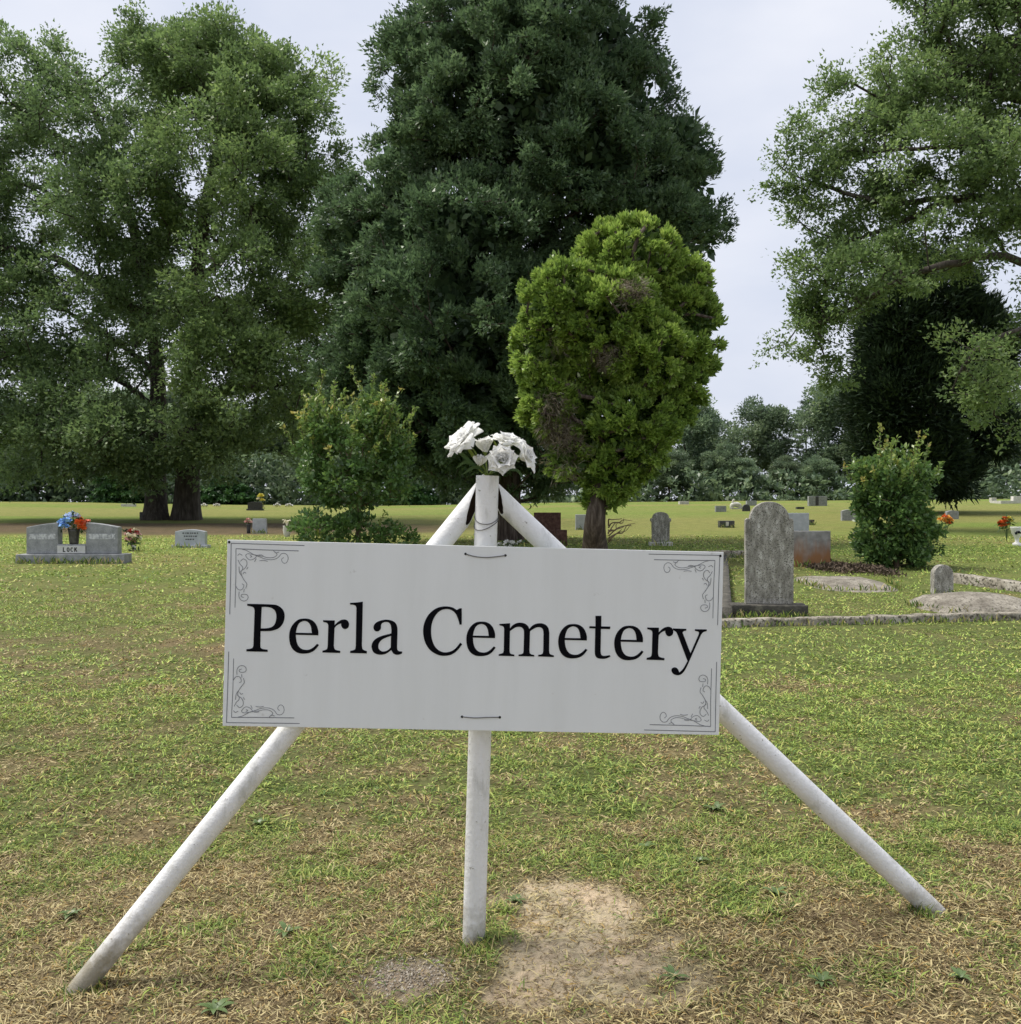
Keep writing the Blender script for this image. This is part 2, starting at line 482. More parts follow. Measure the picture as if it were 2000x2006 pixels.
def f_dry(x, y):
    a = fbm(x * .8, y * .8, 61, 4); b = fbm(x * 3.6, y * 3.6, 71, 3)
    d = .5 + (a - .5) * 1.25 + (b - .5) * 1.5
    d = d + .34 * (1 - sstep(3.3, 5.0, y)) - .06 - .24 * sstep(4.2, 7.5, y) * (1 - sstep(24, 40, y))
    d = d - .22 * sstep(.8, 2.2, x) * sstep(4.2, 5.5, y) + .06 * sstep(.2, 2.5, -x) * sstep(4.5, 6, y) * (1 - sstep(9, 12, y))
    d = d + .45 * np.exp(-((x - .95) / .55) ** 2 - ((y - 3.45) / .28) ** 2) + .3 * np.exp(-((x + 1.3) / .5) ** 2 - ((y - 3.1) / .25) ** 2)
    return np.clip(d, 0, 1)

def lawn_tone(x, y):
    g = f_dry(x, y)[:, None]; far = sstep(9, 24, y)[:, None]
    near = np.array([.10, .118, .040]) * (1 - g) + np.array([.165, .128, .072]) * g
    st = fbm(x * .05, y * .33, 81, 4)[:, None]
    farc = np.array([.14, .20, .045]) * (1 - sstep(.35, .65, st)) + np.array([.185, .20, .064]) * sstep(.35, .65, st)
    farc = farc * (1 + .04 * sstep(36, 58, y)[:, None]) * np.array([1.05, 1, 1])
    c = near * (1 - far) + farc * far
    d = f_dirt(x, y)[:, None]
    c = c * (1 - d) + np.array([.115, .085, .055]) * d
    b = f_bare(x, y)[:, None]
    c = c * (1 - b) + np.array([.41, .34, .235]) * b
    k = f_gravel(x, y)[:, None]
    c = c * (1 - k) + np.array([.29, .235, .165]) * k
    return c

def graded(stops):
    out = []
    for (a, b, s) in stops:
        out.append(np.arange(a, b - 1e-6, s))
    return np.concatenate(out)

xs_half = graded([(0, 2.4, .06), (2.4, 6, .18), (6, 20, .5), (20, 50, 1.5), (50, 150, 8), (150, 800, 60), (800, 3000, 300)])
gx = np.concatenate([-xs_half[:0:-1], xs_half])
gy = np.concatenate([-graded([(0, 3, .5), (3, 30, 3), (30, 400, 40), (400, 2400, 300)])[:0:-1],
                     graded([(0, 2.2, .2), (2.2, 5.4, .055), (5.4, 12, .16), (12, 30, .4), (30, 100, 1.0), (100, 300, 10), (300, 3000, 150)])])
X, Y = np.meshgrid(gx, gy)
xf, yf = X.ravel(), Y.ravel()
Z = ground(xf, yf)
nearw = 1 - sstep(5, 14, np.abs(yf) + np.abs(xf) * .3)
Z = Z + (fbm(xf * 5, yf * 5, 91, 4) - .5) * .035 * nearw + (fbm(xf * .4, yf * .4, 95, 3) - .5) * .05 * sstep(4, 9, yf) * (1 - sstep(60, 90, yf))
Z = Z - .012 * f_bare(xf, yf)
nx, ny = len(gx), len(gy)
I = (np.arange(ny - 1)[:, None] * nx + np.arange(nx - 1)[None, :])
quads = np.stack([I, I + 1, I + nx + 1, I + nx], -1).reshape(-1, 4)
m, N, L, P = new_mat('lawn_soil')
a = N.new('ShaderNodeAttribute'); a.attribute_name = 'tone'
tc = N.new('ShaderNodeTexCoord')
n1 = N.new('ShaderNodeTexNoise'); n1.inputs['Scale'].default_value = 26; n1.inputs['Detail'].default_value = 10; n1.inputs['Roughness'].default_value = .72
n2 = N.new('ShaderNodeTexNoise'); n2.inputs['Scale'].default_value = 3.1; n2.inputs['Detail'].default_value = 8; n2.inputs['Roughness'].default_value = .7
L.new(tc.outputs['Object'], n1.inputs['Vector']); L.new(tc.outputs['Object'], n2.inputs['Vector'])
r1 = ramp_node(N, [(.28, (.40, .38, .36)), (.5, (.95, .95, .95)), (.72, (1.5, 1.45, 1.4))])
r2 = ramp_node(N, [(.3, (.70, .78, .66)), (.5, (1, 1, 1)), (.7, (1.28, 1.18, 1.18))])
L.new(n1.outputs['Fac'], r1.inputs['Fac']); L.new(n2.outputs['Fac'], r2.inputs['Fac'])
k1 = N.new('ShaderNodeMix'); k1.data_type = 'RGBA'; k1.blend_type = 'MULTIPLY'; k1.inputs['Factor'].default_value = 1
k2 = N.new('ShaderNodeMix'); k2.data_type = 'RGBA'; k2.blend_type = 'MULTIPLY'; k2.inputs['Factor'].default_value = 1
L.new(a.outputs['Color'], k1.inputs['A']); L.new(r1.outputs['Color'], k1.inputs['B'])
L.new(k1.outputs['Result'], k2.inputs['A']); L.new(r2.outputs['Color'], k2.inputs['B'])
L.new(k2.outputs['Result'], P.inputs['Base Color'])
P.inputs['Roughness'].default_value = 1; P.inputs['Specular IOR Level'].default_value = .1
b = N.new('ShaderNodeBump'); b.inputs['Strength'].default_value = .9; b.inputs['Distance'].default_value = .02
L.new(n1.outputs['Fac'], b.inputs['Height']); L.new(b.outputs['Normal'], P.inputs['Normal'])
M['lawn'] = m
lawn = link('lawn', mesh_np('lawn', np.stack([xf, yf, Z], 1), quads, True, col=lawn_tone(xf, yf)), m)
tag(lawn, 'gently rising cemetery lawn of patchy green and dry grass with bare sand', 'lawn', kind='structure')

def surf(x, y):
    """height of the built sheet near the camera, lumps included"""
    z = ground(x, y)
    nw = 1 - sstep(5, 14, np.abs(y) + np.abs(x) * .3)
    return z + (fbm(x * 5, y * 5, 91, 4) - .5) * .035 * nw + (fbm(x * .4, y * .4, 95, 3) - .5) * .05 * sstep(4, 9, y) * (1 - sstep(60, 90, y)) - .012 * f_bare(x, y)

# ------------------------------------------------------------------ grass blades
EDGES = []          # lines (x0, y0, x1, y1, blades) along which longer blades stand
KEEP_OUT = []       # (x0, x1, y0, y1) footprints where no blade grows

PAL = np.array([[.315, .40, .09], [.195, .275, .06], [.085, .145, .038], [.50, .42, .215], [.20, .148, .078], [.37, .25, .085], [.42, .41, .125]])

def make_blades(n, y0, y1, hmin, hmax, wid, clump, seed, upr=.35, spread=.64, tri=False):
    r = np.random.default_rng(seed)
    nc = max(1, n // clump)
    u = r.random(nc)
    cy = np.sqrt(y0 ** 2 + u * (y1 ** 2 - y0 ** 2))
    cx = (r.random(nc) * 2 - 1) * (cy * spread + .35)
    keep = r.random(nc) > f_bare(cx, cy) * .72
    keep &= r.random(nc) > f_gravel(cx, cy) * .94
    keep &= r.random(nc) > f_dirt(cx, cy) * .75
    keep &= r.random(nc) < .50 + 1.0 * fbm(cx * 6, cy * 6, 131, 3)
    for (a0, a1, b0, b1) in KEEP_OUT:
        keep &= ~((cx > a0) & (cx < a1) & (cy > b0) & (cy < b1))
    cx, cy = cx[keep], cy[keep]; nc = len(cx)
    rad = (.008 + .022 * r.random(nc)) * (1 + cy / 7)
    x = np.repeat(cx, clump) + r.normal(size=nc * clump) * np.repeat(rad, clump)
    y = np.repeat(cy, clump) + r.normal(size=nc * clump) * np.repeat(rad, clump)
    dry = np.clip(f_dry(x, y) + .8 * f_bare(x, y), 0, 1)
    fine = 1.5 * (fbm(x * 13, y * 13, 171, 2) - .5)
    cl = np.repeat(r.random(nc), clump)
    q = cl * .5 + r.random(len(x)) * .5 + fine * .4
    isdry = q < (.08 + .84 * dry)
    e = r.random(len(x)); e2 = r.random(len(x))
    k = np.where(isdry, np.where(e < .48, 3, np.where(e2 < .80, 4, 5)), np.where(e < .40, 1, np.where(e2 < .42, 0, np.where(e2 < .72, 2, 6))))
    colr = PAL[k] * (.70 + .55 * r.random(len(x)))[:, None]
    colr = colr * (1 + .30 * sstep(4.4, 8, y) * ~isdry + .08 * sstep(9, 22, y))[:, None]
    h = (hmin + (hmax - hmin) * r.random(len(x)) ** 1.8) * np.where(isdry, .9, 1)
    h = h * (.45 + 1.15 * fbm(x * 6, y * 6, 181, 3))
    th = r.random(len(x)) * 2 * np.pi
    el = np.where(isdry, r.random(len(x)) * .55, np.abs(r.normal(size=len(x))) * upr + .12)      # most lie nearly flat
    el = np.clip(el, .03, 1.3)
    out, up = np.cos(el), np.sin(el)
    dx, dy = np.cos(th), np.sin(th); sx, sy = -dy, dx
    z = surf(x, y) + .006 * r.random(len(x)) * (y < 9) - .002
    w = wid * (.7 + .6 * r.random(len(x)))
    P0 = np.stack([x, y, z], 1); D = np.stack([dx, dy, 0 * dx], 1); Sd = np.stack([sx, sy, .35 * r.normal(size=len(x))], 1)
    tip = P0 + D * (h * out)[:, None] + np.array([0, 0, 1]) * (h * up * .85)[:, None]
    if tri:
        b1 = P0 - Sd * (w * .5)[:, None]; b2 = P0 + Sd * (w * .5)[:, None]
        v = np.stack([b1, b2, tip], 1).reshape(-1, 3); i = np.arange(len(x)) * 3
        return v, np.zeros((0, 4), int), np.stack([i, i + 1, i + 2], 1), np.repeat(colr, 3, 0)
    mid = P0 + D * (h * out * .45)[:, None] + np.array([0, 0, 1]) * (h * up * .62)[:, None]
    m1 = mid - Sd * (w * .5)[:, None]; m2 = mid + Sd * (w * .5)[:, None]
    v = np.stack([P0, m2, tip, m1], 1).reshape(-1, 3)
    i = np.arange(len(x)) * 4
    return v, np.stack([i, i + 1, i + 2, i + 3], 1), np.zeros((0, 3), int), np.repeat(colr, 4, 0)

def grow_grass():
    m, N, L, P = new_mat('grass_blade')
    a = N.new('ShaderNodeAttribute'); a.attribute_name = 'tone'
    L.new(a.outputs['Color'], P.inputs['Base Color'])
    P.inputs['Roughness'].default_value = .6; P.inputs['Specular IOR Level'].default_value = .25
    t = N.new('ShaderNodeBsdfTranslucent'); mx = N.new('ShaderNodeMixShader'); mx.inputs['Fac'].default_value = .22
    L.new(a.outputs['Color'], t.inputs['Color']); L.new(P.outputs['BSDF'], mx.inputs[1]); L.new(t.outputs['BSDF'], mx.inputs[2])
    L.new(mx.outputs['Shader'], N['Material Output'].inputs['Surface'])
    vs, qs, ts, cs, n = [], [], [], [], 0
    for (cnt, y0, y1, h0, h1, w, cl, sd, upr, tri) in [
            (228000, 2.35, 4.6, .014, .056, .0039, 8, 1, .38, False), (128000, 4.6, 8.0, .018, .058, .0068, 8, 2, .38, False),
            (100000, 8.0, 13.5, .022, .060, .014, 6, 3, .42, True), (70000, 13.5, 26, .03, .08, .026, 5, 4, .5, True),
            (5000, 2.4, 6.0, .04, .085, .0042, 9, 5, .75, False), (7000, 2.4, 6.5, .05, .13, .0028, 2, 6, .12, False)]:
        v, q, t_, c = make_blades(cnt, y0, y1, h0, h1, w, cl, sd, upr, tri=tri)
        vs.append(v); qs.append(q + n); ts.append(t_ + n); cs.append(c); n += len(v)
    # longer, untrimmed blades against stones, kerbs and pipes
    r = np.random.default_rng(55); bx, by = [], []
    for (x0, y0, x1, y1, cnt) in EDGES:
        t = r.random(cnt); bx.append(x0 + (x1 - x0) * t + r.normal(size=cnt) * .012); by.append(y0 + (y1 - y0) * t - np.abs(r.normal(size=cnt)) * .035)
    x, y = np.concatenate(bx), np.concatenate(by); k = len(x)
    sc = np.clip(y / 12, .55, 1.6)
    h = (.03 + .085 * r.random(k) ** 1.7) * sc; w = .006 * np.clip(y / 5, .7, 3.5); th = r.random(k) * 6.283; ln_ = .2 + .6 * r.random(k)
    P0 = np.stack([x, y, surf(x, y) - .005], 1); D = np.stack([np.cos(th), np.sin(th), 0 * th], 1); Sd = np.stack([np.ones(k), .2 * r.normal(size=k), 0 * th], 1)
    tip = P0 + D * (h * ln_)[:, None] + np.array([0, 0, 1]) * h[:, None]; mid = P0 + D * (h * ln_ * .3)[:, None] + np.array([0, 0, 1]) * (h * .55)[:, None]
    v = np.stack([P0, mid + Sd * (w * .5)[:, None], tip, mid - Sd * (w * .5)[:, None]], 1).reshape(-1, 3)
    i = np.arange(k) * 4
    vs.append(v); qs.append(np.stack([i, i + 1, i + 2, i + 3], 1) + n); n += len(v)
    cs.append(np.repeat(PAL[r.choice([0, 1, 1, 2, 2, 3, 6], k)] * (.7 + .5 * r.random(k))[:, None], 4, 0))
    o = link('grass', mesh_np('grass', np.vstack(vs), [np.vstack(qs), np.vstack(ts)], col=np.vstack(cs)), m)
    tag(o, 'short mown grass, green blades mixed with dry straw', 'grass', kind='stuff')
    # pebbles of the gravelly spot by the post
    r = np.random.default_rng(77); k = 1100
    gx_, gy_ = -.33 + r.normal(size=k) * .082, 3.16 + r.normal(size=k) * .068
    R_ = .0018 + .0045 * r.random(k) ** 3
    oc = np.array([[1, 0, 0], [-1, 0, 0], [0, 1, 0], [0, -1, 0], [0, 0, 1], [0, 0, -1.0]])
    of = np.array([[0, 2, 4], [2, 1, 4], [1, 3, 4], [3, 0, 4], [2, 0, 5], [1, 2, 5], [3, 1, 5], [0, 3, 5]])
    c = np.stack([gx_, gy_, surf(gx_, gy_) + R_ * .4], 1)
    V = (c[:, None, :] + oc[None] * R_[:, None, None] * (.7 + .6 * r.random((k, 6, 1)))).reshape(-1, 3)
    Fc = (of[None] + (np.arange(k) * 6)[:, None, None]).reshape(-1, 3)
    o = link('gravel', mesh_np('gravel', V, Fc), noise_mat('pebble', [(.3, (.21, .175, .13)), (.5, (.37, .32, .25)), (.7, (.60, .55, .46))], 60, 3))
    tag(o, 'patch of loose grey gravel in front of the sign post', 'gravel', kind='stuff')

# ------------------------------------------------------------------ the sign on its pipe stand
CURVES = []
def px_path(s, ox, oy, k):
    """'x,y' points of a zoomed tracing; a trailing c marks a corner"""
    out = []
    for w in s.split():
        c = w.endswith('c')
        x, y = w.rstrip('c').split(',')
        out.append((ox + float(x) / k, oy + float(y) / k, c))
    return out

def fair(pts, per=5):
    """closed outline with smooth runs between corners"""
    n = len(pts)
    corners = [i for i in range(n) if pts[i][2]]
    if not corners: return smooth_path([(p[0], p[1]) for p in pts], per, True)
    out = []
    for a, i in enumerate(corners):
        j = corners[(a + 1) % len(corners)]
        run = [pts[(i + t) % n] for t in range(((j - i) % n or n) + 1)]
        run = np.array([(p[0], p[1]) for p in run])
        out.append(run[:1] if len(run) == 2 else smooth_path(run, per)[:-1])
    return np.vstack(out)

yaw, roll = math.radians(2.0), math.radians(1.5)
SU = np.array([math.cos(yaw) * math.cos(roll), math.sin(yaw) * math.cos(roll), -math.sin(roll)])
SV = np.array([0, 0, 1.0]) - SU * SU[2]; SV /= np.linalg.norm(SV)
SN = np.cross(SU, SV)
SC = at(927, 1250, 3.285)

def on_sign(px, py):
    """position on the panel's face, in the panel's own frame"""
    r = np.array([(px - CX) / F, 1.0, (CY - py) / F])
    t = np.dot(SC - EYE, SN) / np.dot(r, SN)
    p = EYE + r * t - SC
    return np.array([np.dot(p, SU), np.dot(p, SV)])

def fill(name, loops, half=.0004):
    """flat cut-out with the given outlines (holes included)"""
    cu = bpy.data.curves.new(name, 'CURVE'); cu.dimensions = '2D'; cu.fill_mode = 'BOTH'; cu.extrude = half
    for lp in loops:
        sp = cu.splines.new('POLY'); sp.points.add(len(lp) - 1)
        for i, p in enumerate(lp): sp.points[i].co = (p[0], p[1], 0, 1)
        sp.use_cyclic_u = True
    o = bpy.data.objects.new(name, cu); C.objects.link(o)
    bpy.context.view_layer.update()
    me = bpy.data.meshes.new_from_object(o.evaluated_get(bpy.context.evaluated_depsgraph_get()))
    bpy.data.objects.remove(o); bpy.data.curves.remove(cu)
    return me

def ribbon(acc, pts, w, z=0.0):
    """a thin printed line along 2-D points"""
    p = np.asarray(pts, float); t = np.gradient(p, axis=0); t /= np.linalg.norm(t, axis=1)[:, None] + 1e-12
    nrm = np.stack([-t[:, 1], t[:, 0]], 1)
    ww = np.full(len(p), w) if np.isscalar(w) else np.asarray(w)
    a = p + nrm * ww[:, None] / 2; b_ = p - nrm * ww[:, None] / 2
    n = len(p)
    v = np.zeros((n * 2, 3)); v[:n, :2] = a; v[n:, :2] = b_; v[:, 2] = z
    i = np.arange(n - 1)
    acc.add(v, q=np.stack([i, i + n, i + n + 1, i + 1], 1))

GLYPH = {
 'P': ('A', ['130,122c 380,128 455,143 505,185 523,245 508,320 465,375 400,402 340,408 270,408c 268,560 276,586 300,597 345,603c 345,625c 122,620c 122,598c 165,592 188,580 196,555c 208,190c 200,165 180,152 132,142c',
             '282,155c 330,155 385,165 425,200 436,255 425,320 395,360 345,376 272,380c']),
 'e': ('A', ['875,452c 875,405 858,350 828,308 785,283 733,276 670,286 615,330 580,395 570,470 582,548 615,605 670,638 740,643 800,630 845,600 882,553c 862,540c 830,573 790,598 748,605 700,594 665,560 646,510 639,446c',
             '640,425c 650,378 670,332 700,309 738,302 775,320 798,362 808,428c']),
 'r': ('A', ['925,294c 1048,296c 1046,345c 1078,314 1112,293 1150,286 1182,299 1197,332 1190,368 1160,386 1131,377 1116,350 1114,327c 1088,337 1062,355 1045,377c 1038,560c 1045,593 1065,607 1105,615c 1105,637c 918,632c 920,612c 950,605 968,592 974,560c 980,350c 974,330 955,318 927,312c']),
 'l': ('A', ['1208,112c 1255,109 1300,105 1342,99c 1332,560c 1338,594 1355,608 1385,618c 1383,642c 1208,637c 1210,615c 1245,607 1262,594 1268,560c 1275,165c 1266,143 1248,133 1208,129c']),
 'a': ('A', ['1638,606c 1600,636 1553,653 1500,652 1455,630 1434,580 1442,530 1475,490 1530,462 1590,445 1640,432c 1641,395 1634,345 1613,318 1580,312 1545,324 1532,348 1531,380 1510,407 1478,409 1456,386 1457,350 1482,318 1530,297 1590,288 1645,298 1685,325 1703,370 1705,430c 1700,572c 1704,602 1720,618 1755,622c 1752,642c 1725,653 1690,655 1660,641c',
             '1638,458c 1590,474 1540,500 1509,540 1506,585 1530,615 1565,621 1605,607 1634,580c']),
 'C': ('B', ['607,203c 607,405c 580,410c 562,340 535,277 495,236 450,216 400,213 340,231 285,281 245,352 225,430 222,510 232,590 262,670 310,725 370,754 430,754 490,735 540,694 587,634c 613,655c 570,711 520,760 460,790 390,800 320,792 245,756 185,700 140,612 122,510 128,420 160,330 210,260 280,207 350,183 420,179 490,192 545,224c 582,203c']),
 'm': ('B', ['1078,400c 1215,390c 1213,455c 1250,414 1300,389 1355,384 1405,398 1440,428 1456,462c 1495,421 1545,397 1605,391 1660,409 1695,450 1708,510c 1705,735c 1711,770 1730,785 1765,795c 1765,815c 1568,808c 1568,788c 1605,782 1625,768 1632,735c 1635,530c 1630,476 1605,446 1565,440 1520,455 1465,490c 1458,735c 1464,768 1482,782 1518,790c 1518,808c 1320,805c 1322,785c 1360,778 1378,765 1385,735c 1390,520c 1384,470 1355,441 1315,436 1270,450 1213,490c 1208,735c 1214,765 1233,778 1268,785c 1268,805c 1070,800c 1072,780c 1105,772 1128,760 1135,730c 1140,465c 1134,440 1115,425 1080,415c']),
 't': ('Z', ['520,158c 590,158c 588,282c 695,285c 692,315c 585,312c 580,580c 587,614 607,629 640,629 690,622c 695,640c 660,656 620,665 570,663 535,650 516,620 512,580c 518,308c 447,305c 450,280c 520,283c']),
 'y': ('Z', ['1432,307c 1592,312c 1590,332c 1560,340 1548,355 1555,380c 1640,600c 1735,382c 1741,358 1730,345 1692,335c 1692,316c 1832,319c 1832,338c 1800,347 1780,360 1762,385c 1640,660c 1590,770 1550,830 1510,856 1470,856 1435,840 1416,805 1426,775 1460,766 1490,785 1508,826c 1538,800 1568,760 1605,690c 1490,385c 1476,355 1457,338 1432,328c']),
}
ZOOM = dict(A=(460, 1160, 5.35), B=(810, 1160, 6.42), Z=(1080, 1180, 6.019))
# letter, shift of the tracing in photo pixels, scale about its own left/baseline corner
WORDS = [('P', 0, 0, 1), ('e', 0, 0, 1), ('r', 0, 0, 1), ('l', 0, 0, 1), ('a', 0, 0, 1), ('C', 0, 0, 1), ('e', 347.0, 5.0, .985), ('m', 0, 0, 1),
         ('e', 527.0, 9.4, .98), ('t', 0, 0, 1), ('e', 636.6, 13.0, .985), ('r', 634.8, 14.2, 1), ('y', 0, 0, 1)]

def build_sign():
    base = spot(928, 1842)
    rt = root('cemetery_sign', base, 'white cemetery name board with black lettering wired to a white pipe tripod', 'sign')
    # panel
    cs = [on_sign(444, 1057), on_sign(1418, 1082), on_sign(1408, 1440), on_sign(437, 1422)]
    x0 = (cs[0][0] + cs[3][0]) / 2; x1 = (cs[1][0] + cs[2][0]) / 2
    z1 = (cs[0][1] + cs[1][1]) / 2; z0 = (cs[2][1] + cs[3][1]) / 2
    th = .006
    bm = box_bm(x1 - x0, z1 - z0, th, (x0 + x1) / 2, (z0 + z1) / 2, -th, .0015, 2)
    pn = link('sign_panel', mesh_bm('sign_panel', bm), M['panel'], rt)
    R = Matrix(((SU[0], SV[0], SN[0]), (SU[1], SV[1], SN[1]), (SU[2], SV[2], SN[2])))
    pn.rotation_euler = R.to_euler()
    pn.location = [float(v) for v in SC - base]
    for ch, dx, dy, k in WORDS:
        zk, loops = GLYPH[ch]
        ox, oy, s = ZOOM[zk]
        lp = []
        ref = None
        for path in loops:
            pts = fair(px_path(path, ox, oy, s))
            if ref is None: ref = np.array([pts[:, 0].min(), pts[:, 1].max()])
            pts = ref + (pts - ref) * k + np.array([dx, dy])
            lp.append([on_sign(*p) for p in pts])
        c = np.mean(np.vstack(lp[:1]), 0)
        me = fill('letter', [[q - c for q in l] for l in lp])
        link('letter', me, M['letter'], pn, (c[0], c[1], .0010))
    # corner flourishes, traced once at the upper left corner
    def q(s_): return np.array([on_sign(430 + float(a.split(',')[0]) / 10.7, 1050 + float(a.split(',')[1]) / 10.7) for a in s_.split()])
    lines = [('245,152 900,172 1780,200', .0026, 0), ('245,152 235,800 215,1640', .0026, 0), ('345,265 900,290 1660,312', .0026, 0), ('345,265 345,800 325,1500', .0022, 0)]
    swirls = ['480,280 560,300 650,350 740,400 850,440 960,482 1090,497 1190,475 1250,430 1300,372 1370,365 1425,410 1438,480 1410,550 1360,572 1315,540 1305,485 1345,450',
              '820,412 900,425 1000,452 1100,455 1170,430 1205,385 1160,330', '790,405 735,470 650,502 590,470 550,405 600,372 700,388 790,405', '790,405 860,395 920,410',
              '770,470 735,540', '380,410 420,375 480,405', '390,500 430,585 485,650 480,710 440,740', '440,530 500,480 565,520 575,600 530,680 470,715 450,770 480,860 530,940 575,1010 550,1100',
              '600,650 570,700', '410,640 420,760 470,840 520,930', '345,1050 380,1108 440,1132 490,1100 512,1030 470,1000', '520,1110 510,1180', '415,1165 408,1260 445,1335 515,1362 580,1335 602,1275 570,1228 480,1222 455,1265 510,1290',
              '560,780 520,760 490,800', '640,400 680,430 640,445', '840,520 930,510 1010,530', '1130,300 1180,350 1250,335']
    cx, cz = (x0 + x1) / 2, (z0 + z1) / 2
    for sx in (1, -1):
        for sz in (1, -1):
            ac = Acc()
            for s_, w, _ in lines:
                p = q(s_); ribbon(ac, p, w)
            for i, s_ in enumerate(swirls):
                p = smooth_path(q(s_), 5); ribbon(ac, p, .0019, .00008 * (i + 1))
            v = np.vstack(ac.v); v[:, 0] = cx + (v[:, 0] - cx) * sx; v[:, 1] = cz + (v[:, 1] - cz) * sz
            v[:, 2] += .0006
            qq = np.vstack(ac.q)
            if sx * sz < 0: qq = qq[:, ::-1]
            c = v.mean(0)
            link('corner_flourish', mesh_np('corner_flourish', v - c, qq), M['ornament'], pn, c)
    for (hx, hy) in ((449, 1062), (1411, 1089), (912, 1085), (990, 1088), (905, 1404), (979, 1405)):
        h = on_sign(hx, hy); bm = bmesh.new(); bmesh.ops.create_cone(bm, segments=12, radius1=.0042, radius2=.0042, depth=.001, cap_ends=True)
        link('screw_hole', mesh_bm('screw_hole', bm), M['hole'], pn, (h[0], h[1], .0006))
    for pts in (((912, 1085), (930, 1090), (953, 1092), (975, 1090), (990, 1088)), ((905, 1404), (930, 1406), (955, 1405), (979, 1405))):
        p2 = smooth_path([on_sign(*p) for p in pts], 4); p3 = np.column_stack([p2, np.full(len(p2), .0025)])
        p3[0, 2] = p3[-1, 2] = -.001
        ac = Acc(); ac.tube(p3, .0016, 6)
        link('wire_tie', ac.mesh('wire_tie'), M['wire'], pn)
    # post: hollow pipe, open at the top
    top = at(955, 932, 3.372)
    top_axis = top - base; ax = top_axis / np.linalg.norm(top_axis)
    rad, wall = .0385, .004
    n = 28
    ts = np.linspace(-.12, 1, 12)
    rg = np.array([base + top_axis * t for t in ts]) - base
    ac = Acc()
    ac.tube(rg, rad, n, cap=False)
    vi, qi, _ = tube(rg[-3:], rad - wall, n, cap=False); ac.add(vi, q=qi[:, ::-1])
    t_, N_, B_ = frames(rg); th_ = np.linspace(0, 2 * np.pi, n, endpoint=False)
    ring = lambda r_: rg[-1] + r_ * (np.cos(th_)[:, None] * N_[-1] + np.sin(th_)[:, None] * B_[-1])
    j = np.arange(n); ac.add(np.vstack([ring(rad), ring(rad - wall)]), q=np.stack([j, (j + 1) % n, (j + 1) % n + n, j + n], 1))
    link('post', ac.mesh('post'), M['pipe'], rt)
    EDGES.append((base[0] - .07, base[1] - .05, base[0] + .07, base[1] - .05, 90))
    # legs: hollow pipes cut along the post, welded at the top, gaping below
    for foot_px, d_f, start_px, d_s, side, r_leg in (((160, 1932), 3.23, (941, 968), 3.40, -1, .0365), ((1838, 1794), 3.56, (968, 968), 3.40, 1, .0365)):
        f = at(*foot_px, d_f); s0 = at(*start_px, d_s)
        dr = f - s0; ln = np.linalg.norm(dr); dr /= ln
        horiz = np.array([side, 0, 0.0]); horiz -= ax * np.dot(horiz, ax); horiz /= np.linalg.norm(horiz)
        pn_ = horiz * .93 + ax * .20 + np.array([0, .36, 0]); pn_ /= np.linalg.norm(pn_)      # cut plane, opening downward
        org = s0 + horiz * .012
        n2 = 26; th2 = np.linspace(0, 2 * np.pi, n2, endpoint=False)
        a1 = np.cross(dr, [0, 1.0, 0]); a1 /= np.linalg.norm(a1); a2 = np.cross(dr, a1)
        V = []
        for rr in (r_leg, r_leg - .004):
            gl = s0 + rr * (np.cos(th2)[:, None] * a1 + np.sin(th2)[:, None] * a2)
            tt = ((org - gl) @ pn_) / np.dot(dr, pn_)
            tt = tt + RNG.normal(size=n2) * .002
            V.append(gl + tt[:, None] * dr)
        wob = lambda L_, k_: k_ * (1 + 0 * L_)
        ac = Acc()
        rows = [V[0]]
        for fr in np.linspace(.06, 1.06, 22):
            rows.append(s0 + dr * (ln * fr) + r_leg * (np.cos(th2)[:, None] * a1 + np.sin(th2)[:, None] * a2))
        rows = np.array(rows).reshape(-1, 3) - base
        ii = np.arange(22)[:, None] * n2; jj = np.arange(n2)[None, :]; jk = (jj + 1) % n2
        ac.add(rows, q=np.stack([ii + jj, ii + n2 + jj, ii + n2 + jk, ii + jk], -1).reshape(-1, 4))
        j = np.arange(n2); ac.add(np.vstack([V[0], V[1]]) - base, q=np.stack([j, (j + 1) % n2, (j + 1) % n2 + n2, j + n2], 1))
        e = len(rows) - n2
        cap = np.stack([np.full(n2 - 2, e), e + np.arange(1, n2 - 1), e + np.arange(2, n2)], 1)
        ac.t.append(cap)
        EDGES.append((f[0] - .06, f[1] - .02, f[0] + .10 * -side, f[1] + .01, 90))
        lg = link('leg', ac.mesh('leg'), M['pipe'], rt)
        inner = s0 + dr * .35 + (r_leg - .004) * (np.cos(th2)[:, None] * a1 + np.sin(th2)[:, None] * a2)
        a3 = Acc(); a3.add(np.vstack([V[1], inner]) - base, q=np.stack([j, (j + 1) % n2, (j + 1) % n2 + n2, j + n2], 1))
        link('leg_lining', a3.mesh('leg_lining'), M['pipe_inside'], lg)
    # loose wire round the post
    ctr = lambda py: base + top_axis * ((CY - py) / F * 3.372 + EYE[2] - base[2]) / top_axis[2]
    pts = []
    for k in range(26):
        a_ = -math.pi + k * math.pi * 2 / 12.5
        py = 1010 + 14 * math.sin(k * .55) + k * 1.0
        pts.append(ctr(py) + np.array([math.cos(a_), math.sin(a_), 0]) * (rad + .002) - base)
    ac = Acc(); ac.tube(smooth_path(pts, 3), .0015, 5)
    link('loose_wire', ac.mesh('loose_wire'), M['wire'], rt)
    return top

